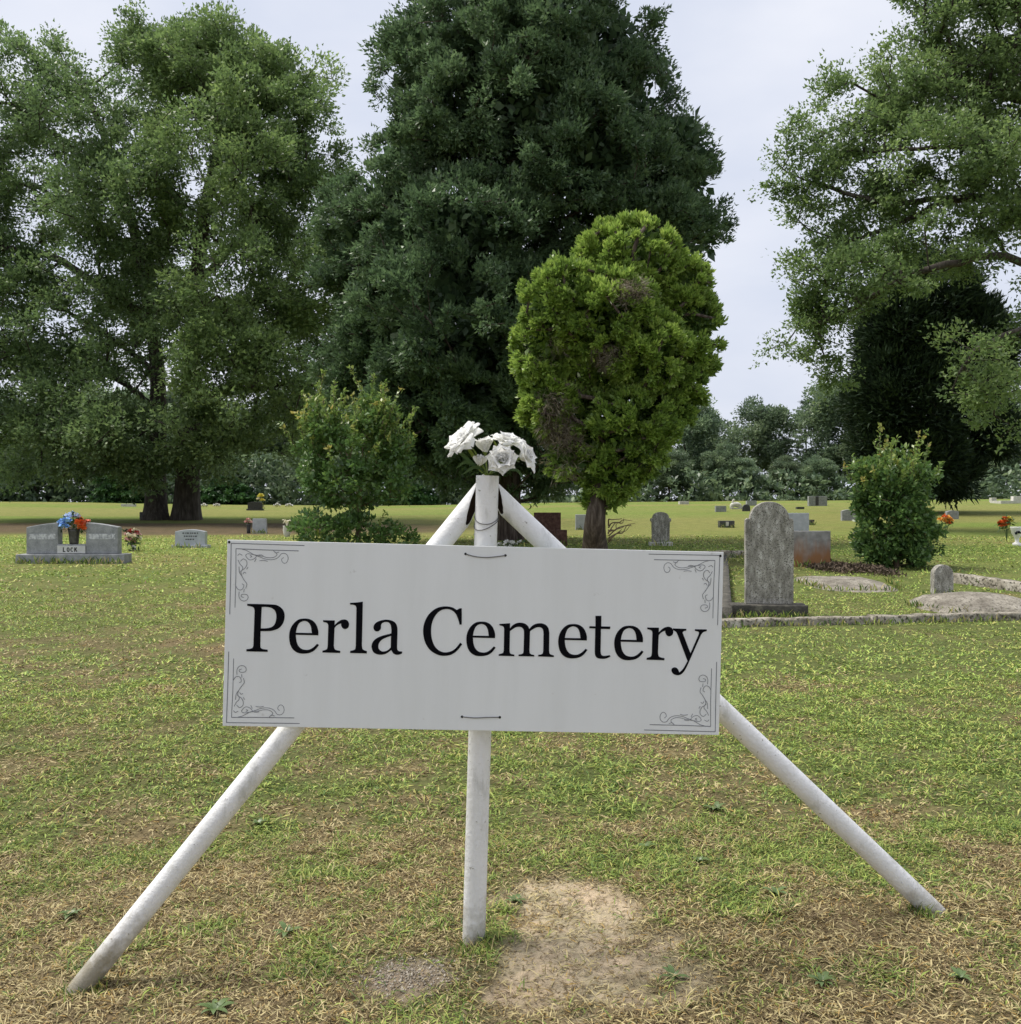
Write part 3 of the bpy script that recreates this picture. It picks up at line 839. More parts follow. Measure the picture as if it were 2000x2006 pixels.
# ------------------------------------------------------------------ artificial flowers
def petal_mesh(name, Lp, Wp, cup=.45, curl=.35, ruff=.12, nu=7, nv=8, seed=0):
    r = np.random.default_rng(seed)
    u = np.linspace(-1, 1, nu); v = np.linspace(0, 1, nv)
    U, V = np.meshgrid(u, v)
    w = Wp / 2 * (.18 + .82 * np.clip(V, 0, 1) ** .75) * np.sqrt(np.clip(1.02 - V ** 7, .02, 1))
    x = w * U
    z = Lp * (V - .16 * np.abs(U) ** 2.5 * V ** 2)
    y = -cup * w * U ** 2 + curl * Lp * V ** 3 - .12 * Lp * np.sin(np.pi * V)
    y = y + ruff * Lp * V ** 2 * np.sin(U * 4.2 + r.random() * 6) * .5
    i = np.arange(nv - 1)[:, None] * nu + np.arange(nu - 1)[None, :]
    f = np.stack([i, i + 1, i + nu + 1, i + nu], -1).reshape(-1, 4)
    p = np.stack([x, y, z], -1).reshape(-1, 3)
    return mesh_np(name, p, f, True, tint=np.full(len(p), .5) + (p[:, 2] / Lp - .5) * .6)

def flower_at(parent, loc, axis, rings, meshes, core=.008, mat=None, seed=0, stem_to=None, smat=None, label=None):
    """a bloom as a part: calyx and stem mesh, petals as its children"""
    r = random.Random(seed)
    q = Vector(axis).normalized().to_track_quat('Z', 'Y')
    ac = Acc()
    bm_pts = [(0, 0, -core * 1.6), (0, 0, -core * .4), (0, 0, core * .8)]
    ac.tube(bm_pts, [core * .45, core, core * .7], 8)
    if stem_to is not None:
        loc_stem = q.inverted() @ (Vector(stem_to) - Vector(loc))
        pts = smooth_path([(0, 0, -core), tuple(Vector((0, 0, -abs(loc_stem.length) * .45)) * .6 + loc_stem * .2), tuple(loc_stem)], 5)
        ac.tube(pts, .0028, 6)
    fl = link('flower', ac.mesh('flower'), smat or M['stem'], parent, loc)
    fl.rotation_mode = 'QUATERNION'; fl.rotation_quaternion = q
    if label: fl['label'] = label
    for (cnt, tilt, rad, lift, mi) in rings:
        ph = r.random() * 6.28
        for k in range(cnt):
            az = ph + k * 2 * math.pi / cnt + r.uniform(-.15, .15)
            t = math.radians(tilt + r.uniform(-7, 7))
            m_ = Matrix.Rotation(az, 4, 'Z') @ Matrix.Translation((0, rad, lift)) @ Matrix.Rotation(-t, 4, 'X')
            p = link('petal', meshes[mi], None, fl)
            p.matrix_local = m_
    for me in set(meshes[i] for (_, _, _, _, i) in rings):
        if not me.materials: me.materials.append(mat)
    return fl

def build_bouquet(top):
    rt = root('flower_bouquet', top + np.array([0, 0, -.02]), 'bunch of white artificial roses and lilies standing in the open top of the sign post', 'flowers')
    o = np.array(rt.location)
    ms = [petal_mesh('petal', .039, .052, .75, .04, .05, seed=1), petal_mesh('petal', .047, .074, .42, .22, .10, seed=2),
          petal_mesh('petal', .058, .074, .22, .26, .16, seed=3), petal_mesh('petal', .073, .075, .20, .20, .14, seed=4)]
    D = 3.372
    rose = [(3, 2, .004, .004, 0), (4, 6, .009, .002, 0), (5, 14, .014, 0, 1), (6, 28, .017, -.004, 1)]
    neck = np.array([0, 0, .02])
    def P_(px, py, dd=0): return at(px, py, D + dd) - o
    flower_at(rt, P_(915, 868, -.01), (-.62, -.42, .62), [(7, 66, .006, -.002, 3), (6, 50, .006, 0, 3), (6, 34, .005, 0, 2), (4, 14, .004, .002, 0)], ms, mat=M['petal'], seed=1, stem_to=neck,
              label='large wide-open white bloom, tilted away to one side')
    flower_at(rt, P_(950, 884, .03), (-.1, .1, 1), [(3, 2, .004, 0, 1), (4, 10, .007, -.002, 1), (3, 17, .008, -.004, 2)], ms, mat=M['petal'], seed=2, stem_to=neck)
    flower_at(rt, P_(992, 872, .02), (.22, -.25, .9), [(3, 6, .003, 0, 0), (5, 22, .008, 0, 1), (6, 42, .01, -.004, 2), (5, 62, .01, -.006, 2)], ms, mat=M['petal'], seed=3, stem_to=neck)
    flower_at(rt, P_(983, 902, -.055), (.06, -.92, .22), rose + [(7, 42, .016, -.012, 1)], ms, mat=M['petal'], seed=4, stem_to=neck, label='full round white rose facing the road')
    flower_at(rt, P_(1022, 896, -.01), (.75, -.35, .35), [(4, 8, .004, 0, 0), (5, 26, .008, 0, 1), (5, 50, .01, -.004, 2)], ms, mat=M['petal'], seed=5, stem_to=neck)
    flower_at(rt, P_(939, 912, -.02), (.12, -.3, .9), [(3, 3, .002, 0, 0), (3, 8, .004, -.002, 0)], ms, core=.006, mat=M['petal'], seed=6, stem_to=neck, label='small closed white bud')
    # narrow green leaves
    for i, (p0, p1, p2, w) in enumerate([((945, 925), (915, 905), (893, 918), .010), ((950, 925), (925, 890), (912, 872), .012), ((965, 925), (1010, 920), (1025, 940), .009),
                                      ((960, 920), (1000, 900), (1018, 905), .012), ((940, 922), (905, 890), (888, 880), .011), ((962, 920), (972, 880), (966, 860), .009), ((950, 922), (930, 915), (905, 930), .009)]):
        pts = smooth_path([P_(*p0, -.01), P_(*p1, -.03 + .01 * (i % 3)), P_(*p2, -.03 + .012 * (i % 4))], 6)
        n = len(pts); ww = w * np.sin(np.linspace(.25, math.pi * .97, n)) + .001
        t, N_, B_ = frames(pts)
        v = np.vstack([pts + N_ * ww[:, None] / 2 * .6 + B_ * ww[:, None] / 2, pts - N_ * ww[:, None] / 2 * .6 - B_ * ww[:, None] / 2])
        k = np.arange(n - 1)
        link('leaf', mesh_np('leaf', v, np.stack([k, k + n, k + n + 1, k + 1], 1), True), M['stem'] if i % 2 else M['green_leaf'], rt)
# ------------------------------------------------------------------ trees and shrubs
def grow(trunk, trad, tips, seed=0, seg=.6, start=.3, jit=.10, pen=.28, droop=0.0, rmul=1.0, rmin=.006, limbs_=()):
    """limbs that join every tip to the trunk: node positions, parents, radii"""
    r = np.random.default_rng(seed)
    trunk = np.asarray(trunk, float)
    Pn = [p for p in trunk]; par = [i - 1 for i in range(len(trunk))]
    plen = [0.0]
    for i in range(1, len(trunk)): plen.append(plen[-1] + np.linalg.norm(trunk[i] - trunk[i - 1]) * .35)
    i0 = int(len(trunk) * start)
    cap = len(trunk) + len(tips) * 14 + 40 * len(limbs_)
    A = np.zeros((cap, 3)); A[:len(trunk)] = trunk
    Ln = np.full(cap, 1e9); Ln[i0:len(trunk)] = plen[i0:]
    n = len(trunk)
    for lb in limbs_:
        p = smooth_path(lb, 4); prev = int(np.argmin(np.linalg.norm(A[:n] - p[0], axis=1)))
        for q_ in p:
            A[n] = q_ + r.normal(size=3) * jit * seg * .3; par.append(prev); Ln[n] = (Ln[prev] if Ln[prev] < 1e8 else 0) + .4 * np.linalg.norm(q_ - A[prev]); prev = n; n += 1
    dist = np.array([np.min(np.linalg.norm(A[i0:n] - t, axis=1)) for t in tips])
    for ti in np.argsort(dist):
        t = tips[ti]
        d = np.linalg.norm(A[:n] - t, axis=1)
        up = np.maximum(0, A[:n, 2] - t[2]) * .5          # rather grow outward and up than down
        j = int(np.argmin(d + pen * Ln[:n] + up))
        k = min(12, max(1, int(d[j] / seg)))
        a = A[j].copy(); prev = j
        bow = np.array([0, 0, -1.0]) * d[j] * (.10 - droop)
        for s in range(1, k + 1):
            f = s / k
            p = a + (t - a) * f + bow * math.sin(math.pi * f) + (r.normal(size=3) * jit * seg if s < k else 0)
            if n >= cap: break
            A[n] = p; par.append(prev); Ln[n] = Ln[prev] + np.linalg.norm(p - A[prev]); prev = n; n += 1
    wgt = np.zeros(n)
    kids = np.zeros(n, int)
    for i in range(n - 1, 0, -1):
        if kids[i] == 0: wgt[i] = 1
        if par[i] >= 0: wgt[par[i]] += wgt[i]; kids[par[i]] += 1
    rad = np.maximum(rmin, rmul * .011 * wgt ** .46)
    rad[:len(trunk)] = trad
    return A[:n], np.array(par), rad, len(trunk)

def limbs(acc, A, par, rad, nt, off):
    idx = np.arange(nt, len(A)); p = par[idx]
    r0 = np.minimum(rad[p], rad[idx] * 1.25); r1 = rad[idx]
    for lo, hi, sides in ((.05, 99, 8), (.018, .05, 5), (0, .018, 3)):
        k = (r1 >= lo) & (r1 < hi)
        if not k.any(): continue
        a, b = A[p[k]] - off, A[idx[k]] - off
        t = b - a; ln = np.linalg.norm(t, axis=1)[:, None] + 1e-9; t = t / ln
        ref = np.where(np.abs(t[:, 2:3]) < .8, np.array([[0, 0, 1.0]]), np.array([[1.0, 0, 0]]))
        N_ = np.cross(t, ref); N_ /= np.linalg.norm(N_, axis=1)[:, None]; B_ = np.cross(t, N_)
        th = np.linspace(0, 2 * np.pi, sides, endpoint=False)
        ring = np.cos(th)[None, :, None] * N_[:, None, :] + np.sin(th)[None, :, None] * B_[:, None, :]
        v = np.concatenate([(a - t * r0[k][:, None] * .3)[:, None, :] + ring * r0[k][:, None, None], b[:, None, :] + ring * r1[k][:, None, None]], 1).reshape(-1, 3)
        base = np.arange(len(a))[:, None] * (2 * sides); j = np.arange(sides)[None, :]; j2 = (j + 1) % sides
        acc.add(v, q=np.stack([base + j, base + j2, base + sides + j2, base + sides + j], -1).reshape(-1, 4))

def trunk_mesh(acc, pts, rad, off, sides=18, flare=1.5, fl_h=.9, seed=0, ridge=.06):
    pts = np.asarray(pts, float); m = 26
    s = np.linspace(0, 1, len(pts)); si = np.linspace(0, 1, m) ** 1.3
    P_ = np.stack([np.interp(si, s, pts[:, k]) for k in range(3)], 1); R_ = np.interp(si, s, rad)
    h = P_[:, 2] - P_[0, 2]
    th = np.linspace(0, 2 * np.pi, sides, endpoint=False)
    lob = 1 + .35 * np.maximum(0, np.cos(th * 5 + seed))[None, :] * np.exp(-np.maximum(h, 0) / (fl_h * .5))[:, None]
    wob = (1 + (flare - 1) * np.exp(-np.maximum(h, 0) / fl_h))[:, None] * lob
    wob = wob * (1 + ridge * (fbm(np.tile(th * 3.0, (m, 1)), np.tile(h[:, None] * .6, (1, sides)), 200 + seed, 3) - .5) * 2)
    acc.tube(P_ - off, R_, sides, True, wob)

def lobe_points(lobes, n, d, rmin=.35, seed=0, core=.62, depth=.8, keep_core=.12, floor=None):
    """points in the outer part of a union of ellipsoids; lobes are (px, py, rx, ry[, dy[, depth]]) as seen in the photograph"""
    r = np.random.default_rng(seed)
    cs, rs = [], []
    for lb in lobes:
        px, py, rx, ry = lb[:4]; dy = lb[4] if len(lb) > 4 else 0.0; dp = lb[5] if len(lb) > 5 else depth
        dd = d + dy
        cs.append(at(px, py, dd)); ax, az = rx / F * dd, ry / F * dd
        rs.append((ax, max(ax, az) * dp, az))
    cs, rs = np.array(cs), np.array(rs)
    w = (rs[:, 0] * rs[:, 1] * rs[:, 2]) ** .72; w /= w.sum()
    out, who = [], []
    tot = 0
    while tot < n:
        k = r.choice(len(cs), size=n * 2, p=w)
        u = r.normal(size=(n * 2, 3)); u /= np.linalg.norm(u, axis=1)[:, None]
        rr = (rmin ** 3 + r.random(n * 2) * (1 - rmin ** 3)) ** (1 / 3)
        p = cs[k] + u * rr[:, None] * rs[k]
        q = np.min(np.linalg.norm((p[:, None, :] - cs[None]) / rs[None], axis=2), axis=1)
        ok = (q > core) | (r.random(n * 2) < keep_core)
        if floor is not None: ok &= p[:, 2] > floor
        out.append(p[ok]); who.append(k[ok]); tot += ok.sum()
    p = np.vstack(out)[:n]; k = np.concatenate(who)[:n]
    u = (p - cs[k]) / rs[k] ** 1.0
    u = (p - cs[k]) / rs[k] ** 2; u /= np.linalg.norm(u, axis=1)[:, None] + 1e-9
    return p, u, k

def puff_points(lobes, n_puff, per_puff, R_, d, flat=.65, hemi=.9, seed=0, **k):
    """foliage in two steps: puffs over the lobes, then twig ends over each puff"""
    c, u, kk = lobe_points(lobes, n_puff, d, seed=seed, **k)
    r = np.random.default_rng(seed + 99)
    n = n_puff * per_puff
    ci, ui = np.repeat(c, per_puff, 0), np.repeat(u, per_puff, 0)
    dr = r.normal(size=(n, 3)); dr /= np.linalg.norm(dr, axis=1)[:, None]
    dr = dr + ui * hemi + np.array([0, 0, .25]); dr /= np.linalg.norm(dr, axis=1)[:, None]
    rr = np.repeat(R_ * (.6 + .8 * r.random(n_puff)), per_puff)
    p = ci + dr * (rr * (.5 + .5 * r.random(n)))[:, None] * np.array([1, 1, flat])
    o = dr * .6 + ui * .5; o /= np.linalg.norm(o, axis=1)[:, None]
    return p, o, np.repeat(kk, per_puff), np.repeat(np.arange(n_puff), per_puff)

def leaves(cent, per, rad, length, width, seed=0, out_dir=None, out_w=.8, up=.35, flat=.7, tint_c=None, tint_j=.5, droop=0.0, size_j=.4, nrm_up=.7, base_t=.5, tri=False):
    """clusters of leaf faces; returns verts, quads, tint"""
    r = np.random.default_rng(seed)
    n = len(cent) * per
    c = np.repeat(cent, per, 0)
    rd = np.repeat(rad if not np.isscalar(rad) else np.full(len(cent), rad), per)
    u = r.normal(size=(n, 3)); u /= np.linalg.norm(u, axis=1)[:, None]
    u = u * (r.random(n) ** .45)[:, None]
    pos = c + u * rd[:, None] * np.array([1, 1, flat])
    d = u + r.normal(size=(n, 3)) * .55
    if out_dir is not None: d = d + np.repeat(out_dir, per, 0) * out_w
    d[:, 2] += up - droop
    d /= np.linalg.norm(d, axis=1)[:, None] + 1e-9
    nr = r.normal(size=(n, 3)); nr[:, 2] += nrm_up * 2
    nr -= d * np.sum(nr * d, 1)[:, None]; nr /= np.linalg.norm(nr, axis=1)[:, None] + 1e-9
    sd = np.cross(d, nr)
    k = 1 + (r.random(n) * 2 - 1) * size_j
    ln = length * k; wd = width * k
    a = pos - d * (ln * .5)[:, None]; b = pos + d * (ln * .5)[:, None]
    mid = pos - d * (ln * .03)[:, None] + nr * (wd * .16)[:, None]
    if not tri: v = np.stack([a, mid + sd * (wd * .5)[:, None], b, mid - sd * (wd * .5)[:, None]], 1).reshape(-1, 3)
    else: v = np.stack([a * .7 + b * .3 + sd * (wd * .6)[:, None], b, a * .85 + b * .15 - sd * (wd * .45)[:, None]], 1).reshape(-1, 3)
    i = np.arange(n) * (3 if tri else 4)
    tc = np.repeat(tint_c if tint_c is not None else r.random(len(cent)), per)
    t = np.clip(base_t + (tc - .5) * .6 + (r.random(n) - .5) * tint_j, 0, 1)
    return v, np.stack([i, i + 1, i + 2] if tri else [i, i + 1, i + 2, i + 3], 1), np.repeat(t, 3 if tri else 4)

def crown(parent, off, parts, m, name='crown'):
    vs, qs, ts, n = [], [], [], 0
    for v, q, t in parts:
        vs.append(v - off); qs.append(q + n); ts.append(t); n += len(v)
    f = [np.vstack([q for q in qs if q.shape[1] == k]) for k in (3, 4) if any(q.shape[1] == k for q in qs)]
    return link(name, mesh_np(name, np.vstack(vs), f, tint=np.concatenate(ts)), m, parent)

def build_oak(name, label, trunk_px, d, lobes, n_tips, per, seed, r_base, mat='oak_leaf', start=.22, crad=.62, ll=.17, lw=.085, group=None, trunk_top=None, base=None, rmin=.25, core=.42, kc=.35, limb_px=(), flare=1.25, puff=(4, .86, .82)):
    b = spot(*trunk_px[0]) if base is None else np.asarray(base, float)
    pts = [b + np.array([0, 0, -.25])] + [at(x, y, d + dy) for (x, y, dy) in trunk_px[1:]]
    pts[0][1] = b[1]
    tp = smooth_path(pts, 6)
    tr = np.interp(np.linspace(0, 1, len(tp)), [0, .3, .65, 1], [r_base, r_base * .86, r_base * .52, r_base * .16])
    tips, u, k, pf = puff_points(lobes, n_tips // puff[0], puff[0], puff[1], d, puff[2], .6, seed, rmin=rmin, core=core, depth=.85, keep_core=kc)
    lb = [np.array([at(x, y, d + dy) for (x, y, dy) in l_]) for l_ in limb_px]
    A, par, rad, nt = grow(tp, tr, tips, seed, .7, start, .16, .22, rmul=1.25, rmin=.012, limbs_=lb)
    rt = root(name, b, label, 'tree', group)
    ac = Acc(); trunk_mesh(ac, tp, tr, b, seed=seed, flare=flare); limbs(ac, A, par, rad, nt, b)
    link('trunk', ac.mesh('trunk'), M['oak_bark'], rt)
    rr = np.random.default_rng(seed + 5)
    lt = rr.random(len(lobes))[k] * .25 + rr.random(pf.max() + 1)[pf] * .4 + rr.random(len(tips)) * .35
    parts = [leaves(tips, per, crad * (.6 + .8 * rr.random(len(tips))), ll, lw, seed + 1, u, .6, .15, .72, lt, .5, tri=True)]
    # thin sprays beyond the edge, so the outline frays
    e = tips[::3] + u[::3] * (.22 + .3 * rr.random(len(tips[::3])))[:, None]
    parts.append(leaves(e, max(8, per // 6), .42, ll, lw, seed + 2, u[::3], .8, .1, .7, None, .5, tri=True))
    crown(rt, b, parts, M[mat])
    return rt

def build_evergreen(name, label, trunk_px, d, lobes, n_tips, per, seed, r_base, mat, crad=.42, ll=.26, lw=.045, rmin=.80, core=.80, kc=.03, up=.5, bark='cedar_bark', start=.12, tint_fn=None, edge=True, group=None, out_w=1.2, flat=.9, base_t=.5, puff=None, inner=900):
    b = spot(*trunk_px[0])
    pts = [b + np.array([0, 0, -.2])] + [at(x, y, d + dy) for (x, y, dy) in trunk_px[1:]]
    tp = smooth_path(pts, 6)
    tr = np.interp(np.linspace(0, 1, len(tp)), [0, .4, 1], [r_base, r_base * .7, r_base * .12])
    if puff: tips, u, k, pf = puff_points(lobes, n_tips // puff[0], puff[0], puff[1], d, puff[2], puff[3], seed, rmin=rmin, core=core, depth=.85, keep_core=kc, floor=b[2] + .3)
    else: tips, u, k = lobe_points(lobes, n_tips, d, rmin, seed, core, .85, kc, floor=b[2] + .2); pf = k
    A, par, rad, nt = grow(tp, tr, tips, seed, .6, start, .12, .3, rmul=.8, rmin=.008)
    rt = root(name, b, label, 'tree', group)
    ac = Acc(); trunk_mesh(ac, tp, tr, b, seed=seed, flare=1.35, fl_h=.5, ridge=.14); limbs(ac, A, par, rad, nt, b)
    link('trunk', ac.mesh('trunk'), M[bark], rt)
    rr = np.random.default_rng(seed + 5)
    lt = rr.random(len(lobes))[k] * .2 + rr.random(pf.max() + 1)[pf] * .4 + rr.random(len(tips)) * .4
    if tint_fn is not None:
        parts = tint_fn(tips, u, lt, rr)
    else:
        parts = [leaves(tips, per, crad * (.6 + .8 * rr.random(len(tips))), ll, lw, seed + 1, u, out_w, up, flat, lt, .4, base_t=base_t, tri=True)]
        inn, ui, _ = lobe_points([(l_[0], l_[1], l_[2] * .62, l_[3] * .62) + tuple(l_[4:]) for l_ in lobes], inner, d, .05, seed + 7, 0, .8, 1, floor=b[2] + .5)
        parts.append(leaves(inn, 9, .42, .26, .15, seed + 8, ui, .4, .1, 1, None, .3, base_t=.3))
        if edge:
            e = tips[::2] + u[::2] * (crad * (.7 + .6 * rr.random(len(tips[::2]))))[:, None]
            parts.append(leaves(e, max(4, per // 10), crad * .5, ll * 1.2, lw * .8, seed + 2, u[::2], 1.4, up, 1, None, .4, base_t=base_t, tri=True))
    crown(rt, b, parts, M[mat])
    return rt

def build_trees():
    oaks = 'the pair of old oaks on the lawn'
    lob_b = [(430, 152, 140, 90), (540, 212, 112, 95, -1), (330, 112, 92, 58, 1), (598, 272, 60, 82), (430, 320, 170, 140, -3), (560, 400, 125, 120), (610, 540, 105, 120, -2), (490, 590, 140, 130, -4),
             (590, 700, 100, 100, 1), (500, 780, 120, 90, -4), (395, 520, 120, 120, 2), (560, 840, 90, 60, -2), (400, 220, 120, 100, 4), (478, 98, 66, 38), (575, 150, 48, 42), (430, 690, 90, 80, -5), (440, 860, 110, 45, -5), (640, 640, 60, 80, 0), (650, 760, 70, 80, 1)]
    build_oak('oak_tree', 'taller oak with the thicker pale-grooved trunk, right-hand one of the pair', [(364, 1019), (368, 930, 0), (372, 800, 0), (378, 640, 0), (400, 420, 0), (440, 230, 0), (445, 90, 0)],
              37.5, lob_b, 2000, 92, 11, .46, 'oak_leaf_far', group=oaks, start=.25, ll=.150, lw=.088, crad=.56,
              limb_px=[[(372, 790, 0), (335, 755, -.6), (300, 715, -1), (240, 690, -1.5)], [(380, 660, 0), (450, 610, -1), (540, 580, -2), (620, 560, -2)], [(400, 430, 0), (330, 380, 1), (260, 330, 1)], [(385, 560, 0), (470, 470, -1), (560, 380, -1), (630, 300, 0)], [(372, 780, 0), (460, 770, -1.5), (560, 750, -2)], [(420, 310, 0), (520, 230, 0), (590, 170, 0)]])
    lob_a = [(75, 170, 98, 62), (-40, 245, 120, 108), (185, 242, 122, 100, -2), (50, 370, 160, 130, 1), (230, 400, 130, 120, -3), (-70, 560, 170, 150), (110, 590, 170, 130, -2), (20, 750, 170, 110, -1), (170, 800, 130, 95, -3),
             (300, 560, 90, 90, 3), (110, 870, 120, 50, -2), (290, 880, 110, 45, -3), (410, 880, 90, 45, -3), (-120, 400, 140, 150), (230, 690, 90, 50, 2), (70, 100, 34, 30, 2), (255, 150, 60, 66, 3), (20, 880, 100, 50), (320, 640, 80, 50, -3), (300, 850, 120, 42, -4), (180, 870, 120, 45, -4)]
    build_oak('oak_tree', 'darker oak with the thinner straight trunk, left-hand one of the pair', [(306, 1019), (306, 930, .8), (308, 820, .8), (306, 700, .8), (270, 480, .8), (210, 280, .5), (150, 140, 0)],
              37.5, lob_a, 2200, 84, 21, .40, 'oak_leaf', group=oaks, start=.3, ll=.150, lw=.088, crad=.56,
              limb_px=[[(307, 800, .8), (260, 765, .6), (210, 735, .2), (120, 720, 0)], [(307, 815, .8), (250, 800, .4), (190, 790, 0), (100, 800, -1)], [(306, 740, .8), (270, 700, 1), (215, 660, 1), (130, 610, 1)], [(300, 640, .8), (200, 560, 0), (90, 500, 0), (-40, 480, 0)], [(280, 510, .8), (180, 430, 0), (80, 370, 0)], [(240, 380, .6), (130, 280, 0), (20, 200, 0)], [(290, 600, .8), (350, 560, 1.5), (390, 520, 2)]])
    lob_r = [(1900, 60, 140, 80), (1985, 180, 120, 110), (1775, 150, 105, 65), (1690, 230, 105, 65), (1600, 275, 80, 55), (1550, 350, 55, 55), (1655, 375, 110, 55), (1800, 320, 130, 70, -2), (1930, 310, 110, 90, -3),
             (1600, 440, 70, 45), (1720, 465, 110, 45), (1850, 470, 120, 60, -2), (1985, 480, 80, 90, -3), (1620, 560, 80, 60), (1690, 550, 72, 50, -2), (1545, 645, 60, 35), (1612, 662, 60, 42), (1628, 725, 42, 28), (1830, 540, 90, 30, -3),
             (1925, 690, 75, 40, -4), (1950, 745, 60, 35, -4), (1975, 830, 40, 32, -3), (2080, 300, 150, 250), (2100, -80, 200, 160), (1900, -60, 150, 80), (2250, 200, 200, 300), (2020, 640, 70, 90, -2), (1640, 600, 55, 55), (1810, 225, 110, 70, -1), (1900, 420, 100, 50, -1.5), (1990, 60, 90, 100, -2), (1960, 400, 80, 60, -3), (1740, 385, 90, 45), (1880, 120, 90, 60, 1)]
    dR = 30.0; bR = np.array([(2130 - CX) / F * dR, dR, float(ground((2130 - CX) / F * dR, dR))])
    build_oak('oak_tree', 'spreading oak whose limbs reach in over the dark evergreen from beyond the right edge', [(2130, 1036), (2125, 800, 0), (2110, 560, 0), (2090, 390, 0), (2075, 200, 0), (2060, 0, 0), (2060, -120, 0)],
              dR, lob_r, 2800, 76, 31, .5, 'oak_leaf_far', crad=.46, ll=.128, lw=.074, base=bR, start=.35, rmin=.3, puff=(4, .62, .78),
              limb_px=[[(2092, 410, 0), (1960, 388, -.5), (1850, 388, -1), (1740, 398, -1), (1650, 375, -.5), (1545, 340, 0)], [(1850, 388, -1), (1760, 440, -1), (1660, 470, 0), (1590, 450, 0)], [(2112, 560, 0), (1970, 505, -2), (1850, 520, -3), (1740, 560, -2), (1640, 620, -1), (1560, 645, 0)],
                       [(2078, 230, 0), (1960, 180, -.5), (1870, 150, -.5), (1770, 180, 0), (1690, 230, 0)], [(2085, 320, 0), (1960, 290, -2), (1830, 290, -2), (1700, 300, -1)], [(2115, 640, 0), (2010, 640, -3), (1920, 680, -4), (1880, 730, -4)]])
    lob_c = [(1010, -190, 200, 200), (1020, 40, 200, 110), (850, 120, 108, 75, -.5), (1195, 85, 82, 85), (1010, 110, 130, 100, -1.3), (1150, 160, 115, 95, -.6), (1240, 290, 90, 90, -.3), (1090, 250, 140, 100, -1), (900, 220, 110, 90, -1), (1345, 385, 58, 70), (1290, 520, 90, 60), (1365, 478, 34, 34), (1340, 280, 48, 60), (1215, 215, 105, 75, -.5), (1020, 240, 230, 90, -1), (830, 310, 130, 85, -.6), (1320, 310, 62, 85), (1130, 350, 190, 100, -1.2),
             (760, 420, 105, 90), (900, 470, 190, 120, -1.5), (1330, 440, 75, 60), (1210, 470, 160, 90, -.8), (745, 560, 95, 100), (900, 640, 200, 130, -1.8), (770, 700, 110, 100), (880, 800, 160, 90, -1.4), (880, 880, 120, 60, -.8), (1060, 620, 180, 160, -.5),
             (1210, 600, 150, 120), (1000, 800, 160, 110, -.5), (750, 790, 90, 90, -.6), (1090, 900, 110, 60), (700, 690, 60, 90), (830, 730, 110, 90, -1.6), (720, 480, 80, 90), (940, 780, 110, 90, -1.8), (830, 880, 90, 60, -1)]
    build_evergreen('cedar_tree', 'very tall dark cedar rising out of the picture behind the clipped arborvitae', [(996, 1058), (998, 960, 0), (1000, 700, 0), (1005, 400, 0), (1010, 100, 0), (1010, -330, 0)],
                    24.0, lob_c, 5000, 84, 41, .30, 'cedar_leaf', crad=.25, ll=.115, lw=.058, inner=4200, rmin=.62, core=.70, kc=.16, out_w=.8, up=.30, puff=(5, .46, .95, .8))
    lob_d = [(1745, 640, 62, 95, -.4), (1728, 770, 62, 110, -.4), (1722, 870, 55, 80, -.4), (1815, 590, 100, 90), (1790, 680, 110, 110), (1900, 690, 80, 110), (1785, 790, 105, 110, -.5), (1900, 820, 75, 80), (1790, 890, 100, 75, -.5), (1955, 850, 40, 45), (1860, 930, 60, 45)]
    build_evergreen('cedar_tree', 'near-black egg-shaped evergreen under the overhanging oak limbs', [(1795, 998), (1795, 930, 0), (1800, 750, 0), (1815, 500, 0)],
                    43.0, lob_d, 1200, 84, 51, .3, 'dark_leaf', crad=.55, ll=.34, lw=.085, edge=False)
    # clipped arborvitae with brown, bare patches
    dA = 18.0
    lob_v = [(1232, 512, 104, 78, .3), (1200, 600, 90, 80, -.2), (1240, 870, 62, 66, -.2), (1205, 935, 42, 42, -.1), (1300, 800, 55, 60, 0), (1330, 590, 64, 84, .4), (1110, 590, 84, 74, -.35), (1190, 620, 94, 84, -.4), (1350, 660, 54, 94, .3), (1060, 680, 52, 74), (1270, 690, 79, 74, -.5), (1075, 780, 49, 69), (1320, 760, 54, 69, .1),
             (1180, 720, 84, 64, .3), (1240, 830, 79, 64, -.35), (1140, 830, 64, 74, .1), (1185, 920, 49, 44, -.1), (1230, 900, 39, 44), (1110, 890, 34, 54, -.1), (1180, 975, 26, 29)]
    deadz = [(1068, 690, 28, 26), (1105, 868, 36, 56), (1232, 575, 28, 18), (1190, 700, 30, 18), (1085, 800, 24, 36)]
    def arb(tips, u, lt, rr):
        pos = np.array([proj(p) for p in tips])
        front = tips[:, 1] < dA + .6
        dead = np.zeros(len(tips), bool)
        for (x, y, a, b_) in deadz: dead |= (((pos[:, 0] - x) / a) ** 2 + ((pos[:, 1] - y) / b_) ** 2 < rr.random(len(tips)) * 1.5) & front
        g = ~dead
        out = [leaves(tips[g], 28, .085 * (.7 + .7 * rr.random(g.sum())), .094, .042, 61, u[g], 1.2, .55, 1, lt[g], .34, base_t=.62, nrm_up=.5)]
        out[0] = (out[0][0], out[0][1], np.maximum(out[0][2], .18))
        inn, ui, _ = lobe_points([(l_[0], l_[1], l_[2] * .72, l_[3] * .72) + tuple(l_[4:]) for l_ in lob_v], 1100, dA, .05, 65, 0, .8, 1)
        v, q, t = leaves(inn, 9, .20, .15, .09, 66, ui, .4, .2, 1, None, .3, base_t=.34); out.append((v, q, np.maximum(t, .18)))
